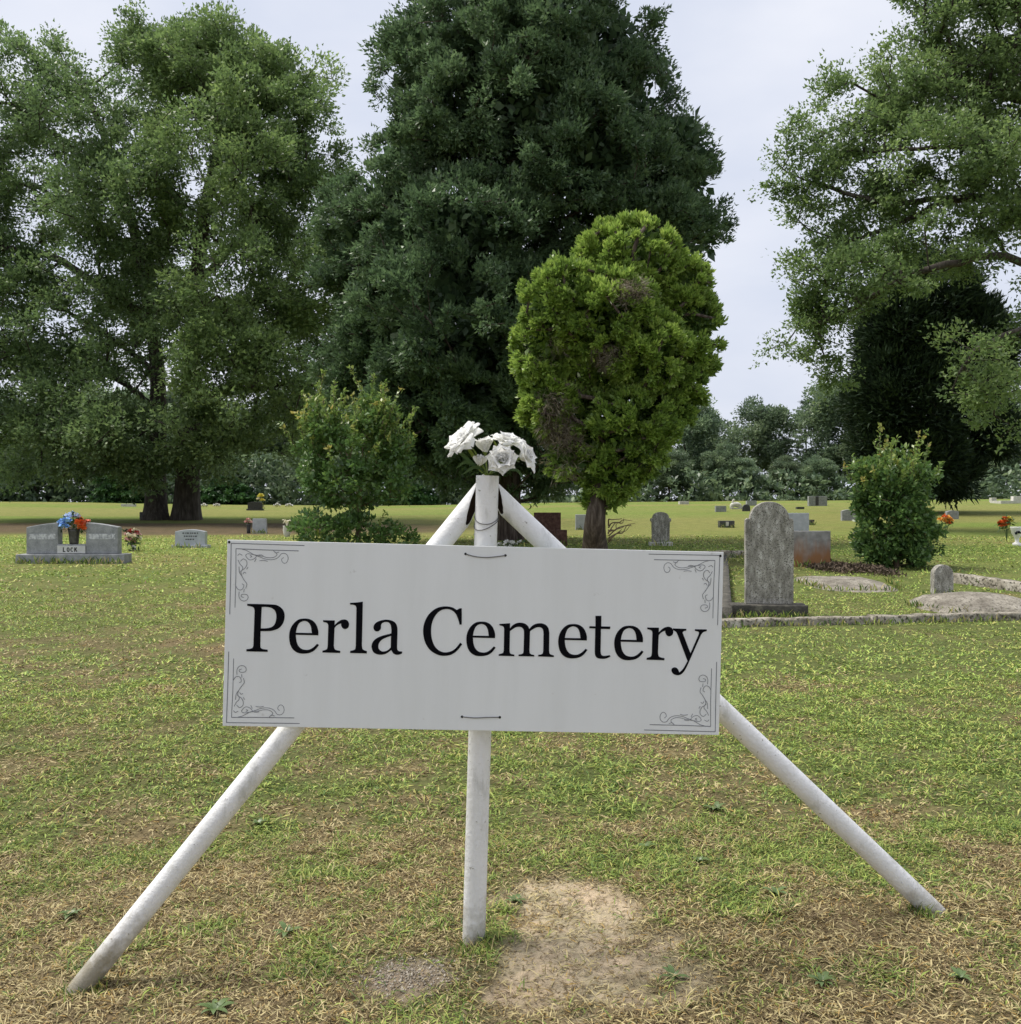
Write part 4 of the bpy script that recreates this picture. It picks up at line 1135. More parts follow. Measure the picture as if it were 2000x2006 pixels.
        v, q, t = leaves(tips[dead], 34, .22, .16, .010, 62, u[dead], 1.0, -.5, 1, None, .2, nrm_up=.2)
        out.append((v, q, np.clip(.01 + .12 * rr.random(len(t) // 4), 0, .12).repeat(4)))
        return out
    build_evergreen('arborvitae_tree', 'bright yellow-green rounded arborvitae with brown twiggy patches and a bare trunk', [(1167, 1092), (1165, 1030, 0), (1175, 960, 0), (1190, 850, 0), (1205, 760, 0), (1220, 660, 0)],
                    dA, lob_v, 5700, 80, 61, .22, 'arbor_leaf', start=.3, tint_fn=arb, rmin=.74, core=.80, kc=.09, puff=(6, .135, 1.0, .9))
    tw = Acc(); rr = random.Random(4)
    for k in range(9):
        p0 = at(1192, 1062 - k * 4, dA - .1); p = [p0]
        for s in range(4): p.append(p[-1] + np.array([rr.uniform(-.01, .16), rr.uniform(-.08, .03), rr.uniform(-.02, .15)]))
        tw.tube(smooth_path(p, 4), np.linspace(.014, .004, 17), 5)
    av = [o for o in bpy.data.objects if o.name.startswith('arborvitae_tree')][0]
    link('bare_twigs', tw.mesh('bare_twigs', off=np.array(av.location)), M['pale_bark'], av)

def build_shrub(label, base, lobes, d, n, per, seed, stem_r=.05, shoots=26, group=None, mulch=None):
    rt = root('crape_myrtle', base, label, 'shrub', group)
    tips, u, k = lobe_points(lobes, n, d, .45, seed, .5, .9, .3, floor=base[2] + .06)
    rr = np.random.default_rng(seed)
    top = tips[np.argmax(tips[:, 2])]
    tp = smooth_path([base - [0, 0, .1], base + (top - base) * [.1, .1, .3], base + (top - base) * [.3, .3, .6]], 5)
    A, par, rad, nt = grow(tp, np.linspace(stem_r, stem_r * .5, len(tp)), tips, seed, .25, .05, .12, .15, rmin=.004, rmul=.35)
    ac = Acc(); trunk_mesh(ac, tp, np.linspace(stem_r, stem_r * .4, len(tp)), base, 10, 1.2, .2, seed); limbs(ac, A, par, rad, nt, base)
    link('stems', ac.mesh('stems'), M['pale_bark'], rt)
    zn = (tips[:, 2] - base[2]) / (tips[:, 2].max() - base[2])
    tint = np.clip(.26 + rr.random(n) * .28 + .24 * sstep(.55, 1, zn), 0, 1)
    parts = [leaves(tips, per, .15, .085, .048, seed + 1, u, .5, .25, .9, tint, .35, base_t=.46)]
    # upright shoots with reddish-yellow new growth
    ctr = tips.mean(0); sh = Acc(); pts, tt = [], []
    zc = (zn > .62) | (rr.random(n) < .12)
    cand = np.where(zc)[0]
    for i in rr.choice(cand, min(shoots, len(cand)), replace=False):
        p0 = tips[i]; dr = np.array([u[i][0] * .4, u[i][1] * .4, .9]) + rr.normal(size=3) * .15
        dr /= np.linalg.norm(dr); ln = .20 + .42 * rr.random()
        sh.tube(np.array([p0 - base, p0 + dr * ln * .5 - base, p0 + dr * ln - base]), [.006, .004, .002], 4)
        for s in np.linspace(.1, 1, 7): pts.append(p0 + dr * ln * s); tt.append(.55 + .45 * s * rr.random() + .1)
    if pts:
        link('shoots', sh.mesh('shoots'), M['pale_bark'], rt)
        parts.append(leaves(np.array(pts), 6, .055, .075, .036, seed + 3, None, 0, .5, 1, np.array(tt), .12, base_t=.5))
        v, q, t = parts[-1]
    crown(rt, base, parts, M['shrub_leaf'], 'foliage')
    return rt

def build_shrubs():
    g = 'crape myrtle shrubs on the lawn'
    b1 = spot(700, 1112)
    build_shrub('bushy crape myrtle with yellowish shoot tips behind the sign, near the oaks', b1, [(695, 890, 85, 78), (645, 850, 52, 52), (745, 842, 52, 46), (780, 890, 40, 40), (690, 950, 95, 50), (632, 835, 44, 45), (728, 818, 40, 40), (770, 930, 50, 55), (612, 915, 42, 50),
                (630, 1040, 55, 40, -.3), (690, 1050, 90, 45), (770, 1055, 45, 28, -.2)], b1[1], 420, 34, 71, .055, 95, g)
    b2 = spot(1755, 1112)
    build_shrub('dense crape myrtle right of the tall weathered headstone', b2, [(1745, 965, 72, 60), (1715, 930, 45, 35), (1790, 945, 45, 40), (1690, 960, 30, 30), (1750, 1020, 75, 60), (1790, 1050, 50, 55), (1720, 1060, 40, 50), (1770, 1090, 65, 28), (1765, 905, 30, 22)],
                b2[1], 380, 38, 81, .05, 46, g)

def build_woods():
    rr = np.random.default_rng(5)
    # three kinds of tree, then copies along the edge of the wood
    def proto(kind, H, seed):
        r = np.random.default_rng(seed)
        rt = root({'pine': 'pine_tree'}.get(kind, 'woodland_tree'), (0, 0, 0), 'tree', 'tree')
        tp = np.array([[0, 0, -.4], [r.normal() * .15, 0, H * .3], [r.normal() * .3, 0, H * .6], [r.normal() * .3, 0, H * .93]])
        tp = smooth_path(tp, 5); tr = np.linspace(.2 if kind != 'pine' else .16, .03, len(tp))
        tips, dirs = [], []
        if kind == 'pine':
            for z in np.linspace(.32, 1.0, 15):
                L_ = (1.05 - z) * H * .30 + .25
                for a in r.random(6) * 6.28:
                    for f in (.45, .75, 1): tips.append([math.cos(a) * L_ * f, math.sin(a) * L_ * f, z * H + .25 * f - .1]); dirs.append([math.cos(a), math.sin(a), .2])
        else:
            lobes = []
            for k in range(11):
                a = r.random() * 6.28; z = r.uniform(.30, .88); w = (1 - abs(z - .55) * 1.2) * H * .30
                lobes.append((np.array([math.cos(a) * w * .8, math.sin(a) * w * .8, z * H]), r.uniform(.11, .19) * H))
            lobes.append((np.array([0, 0, .86 * H]), .14 * H))
            for c, R_ in lobes:
                for k in range(13):
                    u = r.normal(size=3); u /= np.linalg.norm(u); tips.append(c + u * R_ * [1, 1, .8]); dirs.append(u)
        tips = np.array(tips); dirs = np.array(dirs)
        A, par, rad, nt = grow(tp, tr, tips, seed, 1.0, .25, .12, .25, rmul=1.0, rmin=.015)
        ac = Acc(); trunk_mesh(ac, tp, tr, np.zeros(3), 8, 1.2, .5, seed); limbs(ac, A, par, rad, nt, np.zeros(3))
        link('trunk', ac.mesh('trunk'), M['twig_bark'], rt)
        if kind == 'pine': P_ = [leaves(tips, 34, .30, .34, .05, seed, dirs, 1.0, .3, .5, None, .5, base_t=.3)]
        else: P_ = [leaves(tips, 150, .095 * H, .27, .17, seed, dirs, .5, .1, .8, None, .5, tri=True)]
        crown(rt, np.zeros(3), P_, M['wood_leaf'])
        return rt, H
    K = {'broad': proto('broad', 10, 301), 'tall': proto('tall', 10, 302), 'round': proto('round', 10, 303), 'pine': proto('pine', 10, 304)}
    used = set()
    def place(kind, px, top, d, label, group, wide=1.0):
        o, H = K[kind]
        if kind in used: o = copy_tree(o)
        used.add(kind)
        x = (px - CX) / F * d; z = float(ground(x, d))
        s = (EYE[2] + (CY - top + 22) / F * d - z) / H
        o.location = (x, d, z); w_ = s * wide
        o.scale = (w_, w_, s); o.rotation_euler = (0, 0, float(rr.random() * 6.28))
        o['label'] = label; o['group'] = group; o['category'] = 'tree'
    gr = 'trees along the far edge of the cemetery'
    for a in [('broad', 1345, 800, 74, 'leafy tree beyond the crest, showing against the sky just right of the arborvitae', 1.0),
              ('tall', 1425, 890, 70, 'lower tree in the far tree line, left of the rounded one above the tall headstone', 1.1),
              ('round', 1480, 805, 77, 'rounded tree in the far tree line above the tall weathered headstone', 1.05),
              ('pine', 1578, 812, 79, 'slim pine with open tiered branches in the gap of the far tree line', 1.0),
              ('tall', 1535, 915, 70, 'low dark tree at the foot of the slim pine', 1.2),
              ('broad', 1645, 770, 74, 'tall leafy tree touching the left flank of the near-black evergreen', 1.0),
              ('round', 1600, 915, 69, 'small dark tree between the slim pine and the near-black evergreen', 1.2),
              ('tall', 1985, 790, 72, 'leafy tree at the right edge behind the near-black evergreen', .9),
              ('broad', 1925, 880, 78, 'low tree showing under the right flank of the near-black evergreen', 1.2),
              ('round', 1270, 880, 72, 'low tree whose crown shows behind the lower right side of the arborvitae', 1.2),
              ('tall', 1200, 895, 76, 'low tree behind the trunk of the arborvitae', 1.2),
              ('pine', 1130, 880, 82, 'thin pine seen through the gap left of the arborvitae trunk', 1.1),
              ('round', 1080, 905, 72, 'low tree in the gap between the cedar and the arborvitae', 1.2),
              ('round', 1390, 868, 82, 'farther tree filling the dip between the arborvitae and the rounded far tree', 1.2),
              ('broad', 1310, 905, 69, 'low leafy tree on the crest just clear of the lower right side of the arborvitae', 1.3),
              ('broad', 1450, 920, 69, 'low leafy tree on the crest directly above the tall weathered headstone', 1.3),
              ('round', 1690, 850, 72, 'leafy tree behind the right crape myrtle', 1.2),
              ('round', 2060, 830, 74, 'tree cut by the right edge of the picture', 1.2)]:
        place(a[0], a[1], a[2], a[3], a[4], gr, a[5])
    gl = 'trees of the dark wood behind the two oaks'
    kinds = ['broad', 'tall', 'round']
    for i, px in enumerate([-120, -50, 10, 70, 125, 180, 240, 300, 355, 420, 480, 540, 600, 660, 730, 800, 870, 940]):
        place(kinds[i % 3], px, float(rr.uniform(770, 850)), float(rr.uniform(68, 80)), 'dark leafy tree in the wood edge behind the two oaks', gl, float(rr.uniform(.9, 1.25)))
    for px, py, w, lab in ((238, 905, 60, 'fresh green bush at the wood edge left of the oak trunks'), (440, 935, 70, 'fresh green bush at the wood edge right of the oak trunks'), (800, 945, 55, 'low fresh green bush at the wood edge under the cedar')):
        d = 66.5; x = (px - CX) / F * d; z = float(ground(x, d)); R_ = w / F * d; H = (EYE[2] + (CY - py) / F * d) - z
        rt = root('wood_edge_bush', (x, d, z), lab, 'bush', 'fresh green bushes at the wood edge')
        u = rr.normal(size=(150, 3)); u /= np.linalg.norm(u, axis=1)[:, None]; u[:, 2] = np.abs(u[:, 2])
        c = u * np.array([R_, R_ * .7, H]) * (.5 + .5 * rr.random(150))[:, None]
        ac = Acc()
        for k in range(14): ac.tube(np.array([[0, 0, -.1], c[k] * [.4, .4, .6], c[k]]), [.03, .02, .008], 4)
        link('stems', ac.mesh('stems'), M['twig_bark'], rt)
        crown(rt, np.zeros(3), [leaves(c, 40, .35, .26, .12, 400 + px, u, .4, -.1, .5, None, .5)], M['bright_leaf'], 'foliage')
    # thicket at the foot of the wood
    n = 6400
    x = rr.uniform(-48, 50, n); x = np.where(rr.random(n) < .35, -np.abs(x), x); y = rr.uniform(66, 74, n)
    hmax = np.where(x < 1, 4.2, 2.0) * (.55 + .9 * fbm(x * .3, y * 0, 141, 3))
    gap = 1 - .8 * (np.abs(x - 3.8) < 1.0) 
    z = ground(x, y) + rr.random(n) ** 1.35 * hmax * gap
    v, q, t = leaves(np.stack([x, y, z], 1), 9, .42, .42, .20, 141, None, 0, .1, .7, None, .5, base_t=.42)
    o = link('undergrowth', mesh_np('undergrowth', v, q, tint=t), M['wood_leaf'])
    tag(o, 'dark thicket along the foot of the far tree line', 'undergrowth', kind='stuff')
# ------------------------------------------------------------------ gravestones, kerbs, grave goods
def stain_mat():
    """grey stone with rust rising from its foot (a stain with a shape of its own)"""
    m, N, L, P = new_mat('rust_stained_stone')
    tc = N.new('ShaderNodeTexCoord'); n = N.new('ShaderNodeTexNoise'); n.inputs['Scale'].default_value = 9; n.inputs['Detail'].default_value = 8
    L.new(tc.outputs['Object'], n.inputs['Vector'])
    r = ramp_node(N, [(.3, (.17, .165, .155)), (.7, (.34, .335, .32))]); L.new(n.outputs['Fac'], r.inputs['Fac'])
    sx = N.new('ShaderNodeSeparateXYZ'); L.new(tc.outputs['Object'], sx.inputs['Vector'])
    n2 = N.new('ShaderNodeTexNoise'); n2.inputs['Scale'].default_value = 5; n2.inputs['Detail'].default_value = 6
    mp = N.new('ShaderNodeMapping'); mp.inputs['Scale'].default_value = (2.2, 1, .5); L.new(tc.outputs['Object'], mp.inputs['Vector']); L.new(mp.outputs['Vector'], n2.inputs['Vector'])
    ad = N.new('ShaderNodeMath'); ad.operation = 'MULTIPLY_ADD'; L.new(n2.outputs['Fac'], ad.inputs[0]); ad.inputs[1].default_value = -.75; L.new(sx.outputs['Z'], ad.inputs[2])
    mr = N.new('ShaderNodeMapRange'); mr.inputs['From Min'].default_value = .12; mr.inputs['From Max'].default_value = -.28; L.new(ad.outputs['Value'], mr.inputs['Value'])
    mx = N.new('ShaderNodeMix'); mx.data_type = 'RGBA'; L.new(mr.outputs['Result'], mx.inputs['Factor']); L.new(r.outputs['Color'], mx.inputs['A']); mx.inputs['B'].default_value = (.26, .125, .05, 1)
    L.new(mx.outputs['Result'], P.inputs['Base Color']); P.inputs['Roughness'].default_value = .9
    return m
M['stained_stone'] = stain_mat()

def arc(cx, cz, r, a0, a1, n):
    return [(cx + r * math.cos(math.radians(a)), cz + r * math.sin(math.radians(a))) for a in np.linspace(a0, a1, n)]

def stone_base(rt, w, d, h, m, rough=.0):
    bm = box_bm(w, d, h + .08, 0, 0, -.08, .012, 2)
    return link('base', mesh_bm('base', bm), m, rt)

def stone(px0, px1, py, h_px, label, mat, shape='slant', depth=.16, base=None, base_mat=None, rz=0.0, group='gravestones on the lawn', name='gravestone', engrave=None, dd=0.0):
    """a gravestone seen between px0 and px1, its foot at py, h_px tall in the photograph"""
    p = spot((px0 + px1) / 2, py)
    if dd: p = p + 0
    d = p[1]; w = (px1 - px0) / F * d; h = h_px / F * d
    rt = root(name, p, label, 'gravestone', group, rz)
    if d < 34: EDGES.append((p[0] - w * .55, p[1] - depth * (1.0 if base else .55), p[0] + w * .55, p[1] - depth * (1.0 if base else .55), int(60 * max(w, .4))))
    bh = 0
    if base:
        bw, bd, bh = base; stone_base(rt, w * bw, depth * bd, bh * h, base_mat or mat); bh *= h
    hh = h - bh
    if shape == 'flat': prof = [(-w / 2, 0), (w / 2, 0), (w / 2, hh), (-w / 2, hh)]
    elif shape == 'serp': prof = [(-w / 2, 0), (w / 2, 0), (w / 2, hh * .86)] + [(w / 2 * t, hh * (.86 + .14 * math.cos(math.pi / 2 * abs(t)) ** 1.0)) for t in np.linspace(.9, -.9, 13)] + [(-w / 2, hh * .86)]
    elif shape == 'round': prof = [(-w / 2, 0), (w / 2, 0)] + [(w / 2 * math.cos(a), hh - w * .5 + w * .5 * math.sin(a)) for a in np.linspace(0, math.pi, 15)]
    elif shape == 'gothic': prof = [(-w * .42, 0), (w * .42, 0), (w * .44, hh * .66), (w * .5, hh * .70), (w * .5, hh * .78), (w * .40, hh * .80)] + [(w * .40 * math.cos(a), hh * .80 + hh * .20 * math.sin(a) ** .8) for a in np.linspace(.25, math.pi - .25, 11)] + [(-w * .40, hh * .80), (-w * .5, hh * .78), (-w * .5, hh * .70), (-w * .44, hh * .66)]
    else: prof = [(-w / 2, 0), (w / 2, 0), (w * .47, hh), (-w * .47, hh)]
    prof = [(x, z + bh - (.08 if not base else 0) * (z == 0)) for x, z in prof]
    bm = prism_bm(prof, depth, min(.012, depth * .15, w * .04))
    link('tablet', mesh_bm('tablet', bm), mat, rt)
    if engrave:
        ac = Acc(); rr = random.Random(int(px0))
        for row in range(engrave):
            z = bh + hh * (.72 - .2 * row); tot = w * (.5 - .1 * row); x = -tot / 2
            while x < tot / 2:
                wd = rr.uniform(.03, .07); ac.add(*[np.array([[x, -depth / 2 - .002, z], [x + wd * .7, -depth / 2 - .002, z], [x + wd * .7, -depth / 2 - .002, z + hh * .08], [x, -depth / 2 - .002, z + hh * .08]]), [[0, 1, 2, 3]]]); x += wd
        link('worn_inscription', ac.mesh('worn_inscription', smooth=False), M['dark_granite'], rt)
    return rt

def lump_flower(parent, loc, R_, m, seed, name='bloom', n=26):
    """a small silk bloom, ruffled all round"""
    r = np.random.default_rng(seed)
    u = r.normal(size=(n, 3)); u /= np.linalg.norm(u, axis=1)[:, None]; u[:, 2] = np.abs(u[:, 2]) * .9 - .15
    v, q, t = leaves(u * R_ * .62, 1, R_ * .2, R_ * 1.05, R_ * .85, seed, u, 1.4, .2, 1)
    return link(name, mesh_np(name, v, q, True), m, parent, loc)

def posy(name, loc, label, blooms, leaf_r=.10, stem_h=.2, seed=0, group=None, cat='flowers', greens=True):
    rt = root(name, loc, label, cat, group)
    for i, (x, y, z, R_, c) in enumerate(blooms):
        lump_flower(rt, (x, y, z), R_, M[c], seed + i)
    r = np.random.default_rng(seed)
    ac = Acc()
    for (x, y, z, R_, c) in blooms: ac.tube(smooth_path([(0, 0, 0), (x * .3, y * .3, z * .55), (x, y, z)], 3), .004, 4)
    link('stems', ac.mesh('stems'), M['green_leaf'], rt)
    if greens:
        c = np.array([[b[0], b[1], b[2] - b[3] * .5] for b in blooms])
        v, q, t = leaves(c, 7, leaf_r, leaf_r * .9, leaf_r * .3, seed + 50, None, 0, .2, .8)
        link('leaves', mesh_np('leaves', v, q), M['green_leaf'], rt)
    return rt

def block_letters(word, h, m, parent, loc, stroke=.17):
    """plain capital letters, each a part"""
    def poly(*p): return [np.array(q_, float) for q_ in [p]][0]
    W = .62; s = stroke
    o_out = [(W / 2 + W / 2 * math.cos(a), .5 + .5 * math.sin(a)) for a in np.linspace(0, 2 * math.pi, 28, endpoint=False)]
    o_in = [(W / 2 + (W / 2 - s) * math.cos(a), .5 + (.5 - s * .8) * math.sin(a)) for a in np.linspace(0, 2 * math.pi, 28, endpoint=False)]
    c_ar = np.linspace(.75, 2 * math.pi - .75, 24)
    G = {'L': [[(0, 0), (.52, 0), (.52, s), (s, s), (s, 1), (0, 1)]], 'O': [o_out, o_in],
         'C': [[(W / 2 + W / 2 * math.cos(a), .5 + .5 * math.sin(a)) for a in c_ar] + [(W / 2 + (W / 2 - s) * math.cos(a), .5 + (.5 - s * .8) * math.sin(a)) for a in c_ar[::-1]]],
         'K': [[(0, 0), (s, 0), (s, .36), (s * 1.6, .46), (.46, 0), (.66, 0), (s * 2.1, .56), (.62, 1), (.42, 1), (s, .56), (s, 1), (0, 1)]]}
    adv = .84; x = -(len(word) * adv - .2) / 2 * h
    for ch in word:
        me = fill('letter', [[(p[0] * h, p[1] * h) for p in l] for l in G[ch]], .002)
        link('letter', me, m, parent, (loc[0] + x, loc[1], loc[2]), (math.pi / 2, 0, 0)); x += adv * h

def build_double_stone():
    p = spot(146, 1101); d = p[1]; k = d / F
    rt = root('double_gravestone', p, 'wide grey double headstone with a vase notch and white name plate in the middle', 'gravestone', 'gravestones on the lawn', .06)
    EDGES.append((p[0] - 104 * k, p[1] - .25, p[0] + 104 * k, p[1] - .19, 220))
    W = 174 * k; H = 62 * k; bh = 16 * k; dep = .22
    link('base', mesh_bm('base', box_bm(206 * k, .42, bh + .1, 0, 0, -.1, .015)), M['granite'], rt)
    x0, x1 = -W / 2, W / 2; n0, n1 = (-27) * k, (26) * k; zb = bh + .003
    topz = lambda x: zb + H * .84 + H * .16 * (1 - (x / (W / 2)) ** 2)
    left = [(x0, zb), (n0, zb), (n0, topz(n0))] + [(x, topz(x)) for x in np.linspace(n0, x0, 8)[1:]]
    right = [(n1, zb), (x1, zb)] + [(x, topz(x)) for x in np.linspace(x1, n1, 8)]
    for prof, s in ((left, -1), (right, 1)):
        w = link('tablet', mesh_bm('tablet', prism_bm(prof, dep, .012)), M['granite'], rt)
        cx = (x0 + n0) / 2 if s < 0 else (n1 + x1) / 2
        link('name_panel', mesh_bm('name_panel', box_bm(W * .29, .006, H * .17, cx, -dep / 2 - .001, zb + H * .46, .001, 1)), M['panel_engraved'], w)
    low = [(n0 + .004, zb), (n1 - .004, zb), (n1 - .004, zb + H * .30), (n0 + .004, zb + H * .30)]
    sill = link('sill', mesh_bm('sill', prism_bm(low, dep * 1.0, .006)), M['granite'], rt)
    pl = link('name_plate', mesh_bm('name_plate', box_bm(53 * k, .02, 15 * k, -1 * k, -dep / 2 - .012, zb + .01, .002, 1)), M['white_plate'], rt)
    block_letters('LOCK', 8.6 * k, M['letter'], pl, (-3 * k, -dep / 2 - .0245, zb + .01 + 3.2 * k))
    # vase standing in the notch, with its flowers
    vb = p + np.array([0, 0, zb + H * .30])
    v = root('flower_vase', vb + np.array([0.0, -.02, .003]), 'dark bronze vase in the notch of the double headstone', 'vase')
    ac = Acc(); hz = np.linspace(0, .26, 9); ac.tube(np.column_stack([0 * hz, 0 * hz, hz]), [.075, .078, .08, .082, .085, .088, .092, .098, .10], 16)
    link('body', ac.mesh('body'), M['bronze'], v)
    ac = Acc(); ac.tube([(0, 0, .255), (0, 0, .275)], [.108, .108], 16); link('rim', ac.mesh('rim', smooth=False), M['bronze'], v)
    bl = [(-.10, -.06, .14, .085, 'blue'), (-.20, 0, .12, .08, 'blue'), (-.14, -.08, .05, .085, 'blue'), (-.03, .02, .22, .075, 'pale_blue'), (.05, .02, .22, .06, 'pale_blue'), (-.12, .04, .22, .07, 'pale_blue'), (-.25, .02, .05, .06, 'blue'),
          (.12, -.05, .10, .085, 'orange'), (.20, -.03, .08, .08, 'coral'), (.17, -.07, .02, .08, 'orange'), (.22, 0, .00, .07, 'coral'), (.08, .05, .16, .06, 'orange'), (-.02, 0, .28, .04, 'pale_blue'), (.24, .02, .13, .05, 'coral')]
    posy('flower_bouquet', vb + np.array([0, -.03, .27]), 'blue and orange silk flowers in the bronze vase of the double headstone', bl, .09, seed=500)

def build_tablet():
    p = spot(1506, 1205); d = p[1]; k = d / F
    rt = root('gravestone', p, 'tall weathered tablet headstone with rounded top and shoulders on a dark mossy plinth', 'gravestone', 'gravestones on the lawn', -.10)
    bh = 22 * k
    bm = box_bm(146 * k, .34, bh + .1, -4 * k, 0, -.1, .02, 2); roughen(bm, .03, 6, 3, 2)
    link('plinth', mesh_bm('plinth', bm, True), M['mossy_stone'], rt)
    W = 92 * k; H = 200 * k; hb = 166 * k
    EDGES.append((p[0] - 78 * k, p[1] - .18, p[0] + 72 * k, p[1] - .20, 160))
    prof = [(-W / 2, 0), (W / 2, 0), (W / 2 + .002, hb * .8), (W / 2, hb - .01)] + [(x, hb - .01 + z) for x, z in [(W * .46, .018), (W * .41, .012)]]
    aw = W * .41; prof += [(aw * math.cos(a), hb + (H - hb) * math.sin(a)) for a in np.linspace(.02, math.pi - .02, 19)]
    prof += [(-W * .41, hb + .002), (-W * .46, hb + .008), (-W / 2, hb - .01), (-W / 2 - .002, hb * .8)]
    prof = [(x, z + bh + .002) for x, z in prof]
    bm = prism_bm(prof, .115, .010, 2)
    link('tablet', mesh_bm('tablet', bm), M['old_stone'], rt)
    for s in (1,):
        ins = [(x * .80, (z - bh) * .86 + bh + H * .07) for x, z in prof]
        ac = Acc(); P3 = np.array([(x, -.0585, z) for x, z in ins]); ac.tube(np.vstack([P3, P3[:1]]), .004, 4, False)
        link('incised_border', ac.mesh('incised_border'), M['old_stone'], rt)

def kerb_run(rt, name, a, b, w=.16, h=.14, seed=0, m='concrete'):
    """a length of concrete kerb following the ground"""
    n = max(2, int(np.hypot(b[0] - a[0], b[1] - a[1]) / .12) + 1)
    t = np.linspace(0, 1, n); x = a[0] + (b[0] - a[0]) * t; y = a[1] + (b[1] - a[1]) * t
    dx, dy = b[0] - a[0], b[1] - a[1]; ln = math.hypot(dx, dy); nx_, ny_ = -dy / ln * w / 2, dx / ln * w / 2
    wob = .6 * (fbm(x * 1.7 + seed, y * 1.7, 151, 3) - .5) + .35 * (fbm(x * 9 + seed, y * 9, 153, 2) - .5)
    z = ground(x, y) + h + wob * .05
    off = np.array(rt.location)
    EDGES.append((a[0], a[1] - w * .5, b[0], b[1] - w * .5, int(70 * ln)))
    sec = [(-1, -.3), (-1, -.02), (-.88, 0), (.88, 0), (1, -.02), (1, -.3)]
    V = np.array([[[x[i] + nx_ * s * (1 + wob[i] * .3), y[i] + ny_ * s * (1 + wob[i] * .3), z[i] + dz] for s, dz in sec] for i in range(n)]).reshape(-1, 3) - off
    q = []
    for i in range(n - 1):
        for j in range(5): q.append((i * 6 + j, (i + 1) * 6 + j, (i + 1) * 6 + j + 1, i * 6 + j + 1))
    e = [(0, 1, 2, 3), (0, 3, 4, 5)]; e2 = [((n - 1) * 6 + a_, (n - 1) * 6 + b_, (n - 1) * 6 + c_, (n - 1) * 6 + d_) for a_, b_, c_, d_ in ((3, 2, 1, 0), (5, 4, 3, 0))]
    return link(name, mesh_np(name, V, np.array(q + e + e2)), M[m], rt)

def build_kerbs():
    a = spot(1395, 1229); c = spot(1700, 1222); b = spot(2120, 1210); e = spot(1412, 1093); f = spot(1478, 1091)
    rt = root('plot_kerb', a, 'long low concrete kerb along the front of the family plot', 'kerb', 'concrete kerbs round the family plot')
    kerb_run(rt, 'kerb_length', a, c, .13, .085, 1); kerb_run(rt, 'kerb_length', c + [.02, 0, 0], b, .13, .085, 4)
    rt = root('plot_kerb', e, 'thin concrete kerb along the back of the family plot, left of the tall headstone', 'kerb', 'concrete kerbs round the family plot')
    kerb_run(rt, 'kerb_length', spot(1330, 1093), f, .18, .12, 2)
    s0, s1 = spot(1424, 1213), spot(1417, 1150)
    rt = root('plot_kerb', s0, 'short dark side kerb showing past the right edge of the sign', 'kerb', 'concrete kerbs round the family plot')
    kerb_run(rt, 'kerb_length', s0, spot(1419, 1100), .12, .12, 3, 'mossy_stone')
    g0, g1 = spot(1868, 1142), spot(2090, 1172)
    rt = root('plot_kerb', g0, 'low concrete kerb running out to the right from the small mossy headstone', 'kerb', 'concrete kerbs round the family plot')
    kerb_run(rt, 'kerb_length', g0, g1, .18, .14, 5)
    # grave ledgers and mounds
    def ledger(label, px, py, w_px, dep, hh, rz=0, name='grave_slab', m='ledger'):
        p = spot(px, py); k = p[1] / F; w = w_px * k
        rt = root(name, p, label, 'grave slab', 'concrete grave covers in the family plot', rz)
        nx_, ny_ = 18, 12; u = np.linspace(-1, 1, nx_); v_ = np.linspace(-1, 1, ny_); U, V = np.meshgrid(u, v_)
        r2 = np.clip(np.maximum(np.abs(U) ** 2.4, np.abs(V) ** 2.4) * .75 + (U ** 2 + V ** 2) * .15, 0, 1.2)
        rag = 1 + .16 * (fbm(U * 3 + px, V * 3, 161) - .5)
        x = U * np.sqrt(1 - .42 * V ** 2) * w / 2 * 1.06 * rag; y = V * np.sqrt(1 - .42 * U ** 2) * dep / 2 * 1.1 * rag
        z = hh * (1 - r2) + .03 * (fbm(U * 4 + px, V * 4, 163, 4) - .5) - .02
        z = np.where((np.abs(U) > .99) | (np.abs(V) > .99), -.10, z)
        wx = p[0] + x; wy = p[1] + y
        EDGES.extend([(p[0] - w * .38, p[1] - dep * .40, p[0] + w * .38, p[1] - dep * .40, int(60 * w)), (p[0] - w * .50, p[1] + dep * .1, p[0] - w * .38, p[1] - dep * .38, 60), (p[0] + w * .38, p[1] - dep * .38, p[0] + w * .50, p[1] + dep * .1, 60)])
        z = z + ground(wx, wy) - p[2]
        i = np.arange(ny_ - 1)[:, None] * nx_ + np.arange(nx_ - 1)[None, :]
        link('cover', mesh_np('cover', np.stack([x, y, z], -1).reshape(-1, 3), np.stack([i, i + 1, i + nx_ + 1, i + nx_], -1).reshape(-1, 4), True), M[m], rt)
        KEEP_OUT.append((p[0] - w / 2 * .93, p[0] + w / 2 * .93, p[1] - dep / 2 * .9, p[1] + dep / 2 * .9))
    ledger('long low rounded concrete grave cover in front of the crape myrtle', 1655, 1145, 180, 1.9, .085)
    ledger('broad pale rounded concrete grave cover below the small mossy headstone', 1915, 1190, 260, 1.3, .19)
    ledger('small broken concrete slab beside the plinth of the tall headstone', 1400, 1192, 90, .7, .10, m='concrete')
    for (x0, x1, y0, y1) in ((a[0], b[0], min(a[1], b[1]) - .05, max(a[1], b[1]) + .08),): KEEP_OUT.append((x0, x1, a[1] - .10, a[1] + .10))

